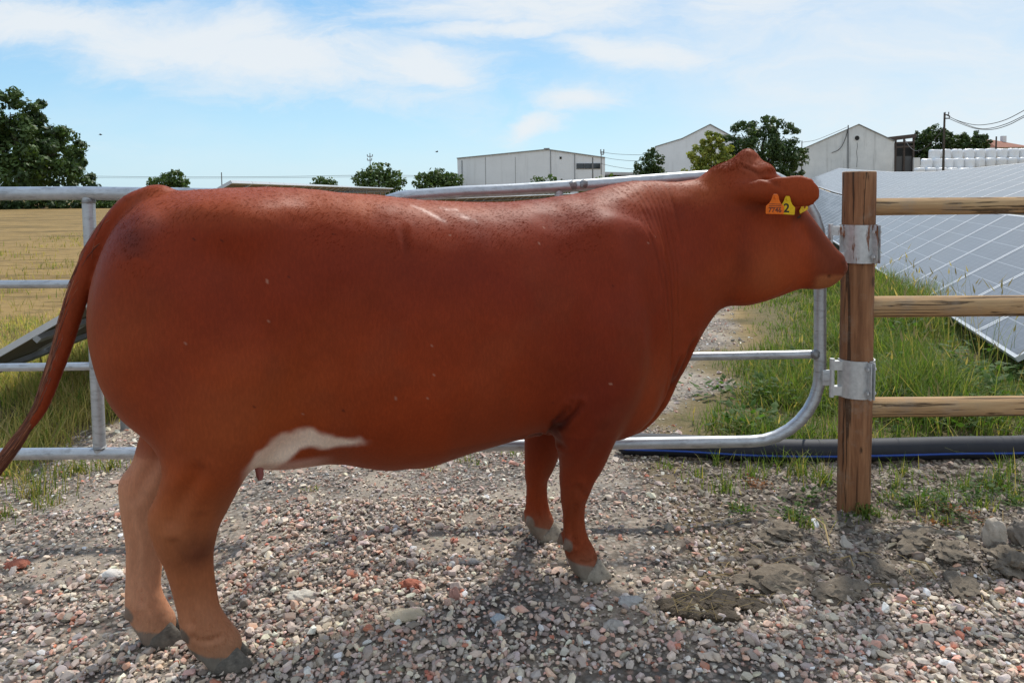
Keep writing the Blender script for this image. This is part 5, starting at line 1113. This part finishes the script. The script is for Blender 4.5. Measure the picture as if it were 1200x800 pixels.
C_*=(1-.5*crease)[:,None]; C_=C_*np.stack([1-(1-.87)*flk,1-(1-.74)*flk,1-(1-.78)*flk],-1)*(1-fl[:,None])*(1-hoof[:,None])+C_*np.maximum(fl,hoof)[:,None]  # skin creases darkened in the colour to stand for their shade
coat,t,b=material('cow_coat'); c=t.attr('col'); rgh=t.attr('hoof','Fac'); P=t.obj()
hair=t.noise(t.mapping(P,(150,150,42),rot=(R(12),0,R(-21))),1.0,4,.6,.3); curl=t.noise(P,28,4,.6,.8); fine=t.noise(P,420,2,.6)
cc=t.mix(t.math('MULTIPLY',t.smooth(hair,.35,.75),.35),c,t.mix(1,c,(1.55,1.5,1.4),'MULTIPLY')); cc=t.mix(t.math('MULTIPLY',t.smooth(curl,.5,.75),.10),cc,t.mix(1,c,(.62,.58,.55),'MULTIPLY'))
Xo,Yo,Zo=t.sep(P)
hb=t.math('ADD',t.math('MULTIPLY',hair,.7),t.math('MULTIPLY',fine,.4))
nb=t.bump(hb,.35,.002); nb=t.bump(curl,t.math and .12,.006,nb)
setp(t,b,color=cc,rough=.52,spec=.10,sheen=.05,sheenr=.35,normal=nb); t.put(b.inputs['Sheen Tint'],(1,.48,.20))
cow=thing('cow','red brown cow with two ear tags standing side on by the gate','cow',(CV[0]*COW_V0,CV[1]*COW_V0,0),COW_TH)
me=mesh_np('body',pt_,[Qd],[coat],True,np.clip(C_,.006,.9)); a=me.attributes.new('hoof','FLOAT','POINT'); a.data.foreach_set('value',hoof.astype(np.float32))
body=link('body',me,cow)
eyem,t,b=material('eye_gloss'); setp(t,b,color=(.012,.008,.006),rough=.22,spec=.5)
for sg in (-1,1):
    a_,n_=unbend(2.146,sg*.086); v=MB(); v.ico((0,0,0),.017,3,0,(1.25,.75,.85)); o=v.build('eye',eyem,cow,True,(a_,n_,1.337)); o.rotation_euler=(0,R(-25),-COW_PHI)
# horn claws, two to each foot
horn,t,b=material('hoof_horn'); o=t.obj(); Xo,Yo,Zo=t.sep(o); n=t.noise(o,40,5,.65); rg=t.math('SINE',t.math('ADD',t.math('MULTIPLY',Zo,650),t.math('MULTIPLY',n,9)))
c=t.ramp(n,[(.3,(.060,.052,.044)),(.55,(.13,.115,.095)),(.75,(.21,.185,.15))]); pale=t.ramp(n,[(.3,(.12,.10,.08)),(.5,(.27,.235,.185)),(.75,(.36,.32,.26))])
setp(t,b,color=t.mix(t.smooth(t.attr('pale','Fac'),.4,.6),c,pale),rough=.62,spec=.3,normal=t.bump(t.math('ADD',t.math('MULTIPLY',rg,.09),n),.6,.0025))
def claw(parent,pos,rot,sg,pale_,seed):
    rr=random.Random(seed); n=22; rings=[]; bm=bmesh.new()
    # (height fraction, heel x, toe x, half width, toe height, heel height)
    for (f,hx,tx,hw) in ((0,-.043,.073,.0285),(.10,-.047,.075,.0300),(.45,-.049,.057,.0290),(.8,-.047,.040,.0265),(1,-.045,.031,.0240),(1.08,-.040,.024,.0190)):
        ring=[]
        for k in range(n):
            a=2*math.pi*k/n; cx=math.cos(a); cy=math.sin(a); u=(cx+1)/2
            x=hx+(tx-hx)*u; wv=hw*abs(cy)**.75*(1-.42*u**2.2); y=math.copysign(wv,cy)+sg*(.0315+.010*u*(1-f*.6)) - sg*.004*u**3
            z=f*(.036+.034*u**1.1)+.0015*rr.gauss(0,1)*(0<f<1)
            ring.append(bm.verts.new((x,y,z)))
        rings.append(ring)
    for A,B_ in zip(rings[:-1],rings[1:]):
        for k in range(n): bm.faces.new((A[k],A[(k+1)%n],B_[(k+1)%n],B_[k]))
    bm.faces.new(list(reversed(rings[0]))); bm.faces.new(rings[-1]); bmesh.ops.recalc_face_normals(bm,faces=bm.faces)
    me=bpy.data.meshes.new('hoof'); bm.to_mesh(me); bm.free(); me.materials.append(horn); me.polygons.foreach_set('use_smooth',np.ones(len(me.polygons),bool))
    try: me.set_sharp_from_angle(angle=R(48))
    except Exception: pass
    a_=me.attributes.new('pale','FLOAT','POINT'); a_.data.foreach_set('value',np.full(len(me.vertices),pale_,np.float32))
    o=link('hoof',me,parent); o.location=pos; o.rotation_euler=(0,0,rot); return o
for k,(nm,(ha,hn,z0,rot)) in enumerate(HOOVES.items()):
    for sg in (-1,1): claw(cow,(ha,hn+COW_V0-COW_V0,z0),rot-sg*.05,sg,1.0 if 'front' in nm else 0.0,k*2+sg)
# short coat: fine hairs lying along the flow of the coat
g=np.random.default_rng(21); c4=pt_[Qd]; ar=np.linalg.norm(np.cross(c4[:,2]-c4[:,0],c4[:,3]-c4[:,1]),axis=1)*.5; qn=nn_[Qd[:,0]]
wq=ar*np.where(qn[:,1]<.25,1.0,.12)*np.clip(.12*ss(.30,.62,qn[:,2]+.25*nf[Qd[:,0]])+.8*ss(1.50,1.54,Zc[Qd[:,0]])+.30*ss(.30,.1,Zc[Qd[:,0]]),0,1)*(hoof[Qd[:,0]]<.05)*np.where(S_[Qd[:,0]]>2.33,.15,1); wq/=wq.sum(); nh=20000; qi=g.choice(len(Qd),nh,p=wq); uv=g.random((nh,2)); cc4=c4[qi]
rp=cc4[:,0]*((1-uv[:,0])*(1-uv[:,1]))[:,None]+cc4[:,1]*(uv[:,0]*(1-uv[:,1]))[:,None]+cc4[:,2]*(uv[:,0]*uv[:,1])[:,None]+cc4[:,3]*((1-uv[:,0])*uv[:,1])[:,None]
vi=Qd[qi,0]; hn_=nn_[vi]; Cb=C_[vi]; si=S_[vi]; mi=M_[vi]; zi=rp[:,2]
ang=fbm(si*2.2+4,zi*2.2,5,3)*1.5+fbm(si*9,zi*9,1,2)*.7+g.normal(0,.18,nh); topw=ss(.55,.9,hn_[:,2])
fl_=np.stack([-.50-.3*topw,-.25*topw*np.sign(mi),-.86+.6*topw],-1); ca,sa=np.cos(ang),np.sin(ang); fl_=np.stack([fl_[:,0]*ca-fl_[:,2]*sa,fl_[:,1],fl_[:,0]*sa+fl_[:,2]*ca],-1)
td=fl_-hn_*(fl_*hn_).sum(1)[:,None]; td/=np.linalg.norm(td,axis=1)[:,None]+1e-9; sdv=np.cross(hn_,td)
hl=(.006+.007*g.random(nh))*(1+.15*topw)*np.where(zi<.5,.7,1.0)*np.where(si>1.95,.75,1); hw=.00055+.0004*g.random(nh)
lift=.04+.07*g.random(nh)
va=rp-sdv*hw[:,None]-hn_*.0004; vb=rp+sdv*hw[:,None]-hn_*.0004; vc=rp+td*hl[:,None]*.6+hn_*(hl*lift*.8)[:,None]+sdv*(hw*.7)[:,None]; ve=rp+td*hl[:,None]+hn_*(hl*lift)[:,None]
hv=np.stack([va,vb,vc,ve],1).reshape(-1,3); hf=(np.arange(nh)*4)[:,None]+np.array([[0,1,2,3]])
hc=np.clip(Cb*(1+g.normal(.04,.11,(nh,1)))*(1+g.normal(0,.05,(nh,3))),.005,.9)
hairm,t,b=material('coat_hair'); c=t.attr('col'); setp(t,b,color=c,rough=.6,spec=.02)
tr=t.new('ShaderNodeBsdfTranslucent'); t.put(tr.inputs[0],t.mix(1,c,(1.35,1.25,1.1),'MULTIPLY')); ms=t.new('ShaderNodeMixShader'); ms.inputs[0].default_value=.34
t.l.new(b.outputs[0],ms.inputs[1]); t.l.new(tr.outputs[0],ms.inputs[2]); t.l.new(ms.outputs[0],t.n['Material Output'].inputs[0])
ho=link('coat_hair',mesh_np('coat_hair',hv,[hf],[hairm],False,np.repeat(hc,4,0)),cow); ho['kind']='stuff'
# tail switch: strands of hair past the tail bone
sw,t,b=material('tail_hair'); c=t.attr('col'); setp(t,b,color=c,rough=.5,spec=.35,sheen=.2)
V=[];F=[];Cs=[];o=0; g=np.random.default_rng(9); rr=random.Random(8)
path_=np.array([t_[:3] for t_ in TAIL[2:]]); path_=np.vstack([path_,[-.600,.057,.690],[-.648,.069,.624],[-.690,.083,.560],[-.715,.09,.505]]); wdt=np.array([t_[3] for t_ in TAIL[2:]]+[.019,.018,.015,.010]); K=len(path_)
for i in range(2600):
    s0=rr.random()**.75*(K-4.2); L=rr.uniform(.8,2.2) if s0<5 else rr.uniform(1.6,3.4); a=rr.random()*6.28; q=math.sqrt(rr.random())*1.05; th=.0011+.0011*rr.random(); ring=[]; jit=rr.gauss(0,.22); col=np.array((.15,.040,.016))*(1+rr.gauss(0,.25)) if rr.random()<.75 else np.array((.30,.10,.04))
    for k in range(6):
        s=min(s0+L*k/5,K-1.01); j=int(s); f=s-j; c=path_[j]*(1-f)+path_[j+1]*f; w=(wdt[j]*(1-f)+wdt[j+1]*f)*(q+.10*k*abs(jit))
        d=path_[min(j+1,K-1)]-path_[j]; d/=np.linalg.norm(d); n1=np.array([0,1.,0]); n2=np.cross(d,n1); p=c+(n1*math.cos(a+jit*k*.4)+n2*math.sin(a+jit*k*.4))*w+n2*.0; r_=th*(1-.15*k)
        for h_ in range(3): ring.append(p+(n1*math.cos(h_*2.094)+n2*math.sin(h_*2.094))*r_)
    V+=ring; Cs+=[col]*18
    for k in range(5):
        for h_ in range(3): F.append((o+k*3+h_,o+k*3+(h_+1)%3,o+k*3+3+(h_+1)%3,o+k*3+3+h_))
    o+=18
swo=link('tail_switch',mesh_np('tail_switch',np.array(V),[np.array(F)],[sw],True,np.clip(np.array(Cs),.01,.6)),cow)
# teats
teat=simple('teat_skin',(.34,.11,.09),(.24,.07,.06),rough=.5)
for (a,n,z) in ((.095,-.14,.590),(.115,-.03,.585),(.20,-.02,.575)):
    MB().tube([(a,n,z+.03),(a+.002,n,z),(a+.004,n,z-.022),(a+.004,n,z-.036)],[.016,.013,.012,.007],10).build('teat',teat,cow)
# ear tags hang from the lower edge of the near ear
def tagmat(name,c): 
    m,t,b=material(name); n=t.noise(t.obj(),60,3); setp(t,b,color=t.ramp(n,[(.3,c),(.75,tuple(x*.72 for x in c))]),rough=.5,spec=.22,normal=t.bump(n,.1,.001)); return m
ora=tagmat('orange_plastic',(.86,.17,.012)); yel=tagmat('yellow_plastic',(.80,.50,.012)); ink=simple('tag_ink',(.16,.03,.012)); inkb=simple('black_ink',(.02,.015,.012))
inv=Matrix.LocRotScale(Vector(cow.location),cow.rotation_euler.to_quaternion(),Vector((1,1,1))).inverted()
def ear_tag(px,py,wpx,hpx,Y,mat,yaw,text,inkm,tsize,tz,label,tx=0,tilt=0,lines=False):
    k=Y/F_PX; W=wpx*k/2; Hh=hpx*k; c=at(px,py,Y)
    out=[(-.20,0),(.20,0),(.33,-.10),(.42,-.30),(.62,-.46),(1.0,-.60),(1.0,-.97),(.93,-1.0),(-.93,-1.0),(-1.0,-.97),(-1.0,-.60),(-.62,-.46),(-.42,-.30),(-.33,-.10)]
    v=MB(); v.prism([(x*W,0,z*Hh) for x,z in out],(0,.0022,0)); bmesh.ops.bevel(v.bm,geom=v.bm.edges[:],offset=.0006,segments=1,affect='EDGES')
    o=v.build('ear_tag',mat,cow); o['label']=label
    Mw=Matrix.Translation(c)@Matrix.Rotation(R(yaw),4,'Z')@Matrix.Rotation(R(tilt),4,'Y'); o.matrix_parent_inverse=Matrix.Identity(4); o.matrix_basis=inv@Mw
    cu=bpy.data.curves.new('digits','FONT'); cu.body=text; cu.size=tsize; cu.align_x='CENTER'; cu.extrude=.0003; cu.offset=.0004 if len(text)>1 else .0008
    to=bpy.data.objects.new('digits',cu); COL.objects.link(to); dg=bpy.context.evaluated_depsgraph_get(); dm_=bpy.data.meshes.new_from_object(to.evaluated_get(dg)); bpy.data.objects.remove(to); bpy.data.curves.remove(cu)
    dm_.transform(Matrix.Rotation(R(90),4,'X')); dm_.materials.clear(); dm_.materials.append(inkm); d=link('digits',dm_,o); d.location=(tx,-.0006,tz)
    v=MB(); v.tube([(0,-.004,-.16*Hh),(0,.004,-.16*Hh)],.0052,10); v.build('stud',mat,o)
    if lines:
        v=MB()
        for zz in (-.50,-.585,-.67): v.box((0,-.0003,zz*Hh),(W*1.35,.0005,.0022))
        v.build('print_line',ink,o)
    return o
ear_tag(909.0,227.6,21.3,23.3,2.848,ora,0,'7746',ink,.0245,-.0665,'orange ear tag numbered 7746',0,2,True)
ear_tag(923.2,229.8,19.0,21.6,2.862,yel,0,'2',inkb,.046,-.0600,'yellow ear tag with a hand written 2',-.002,3)
ear_tag(941.0,238.0,18,10.5,2.935,yel,38,'',inkb,.02,-.03,'third yellow tag seen edge on behind the ear',0,-16)
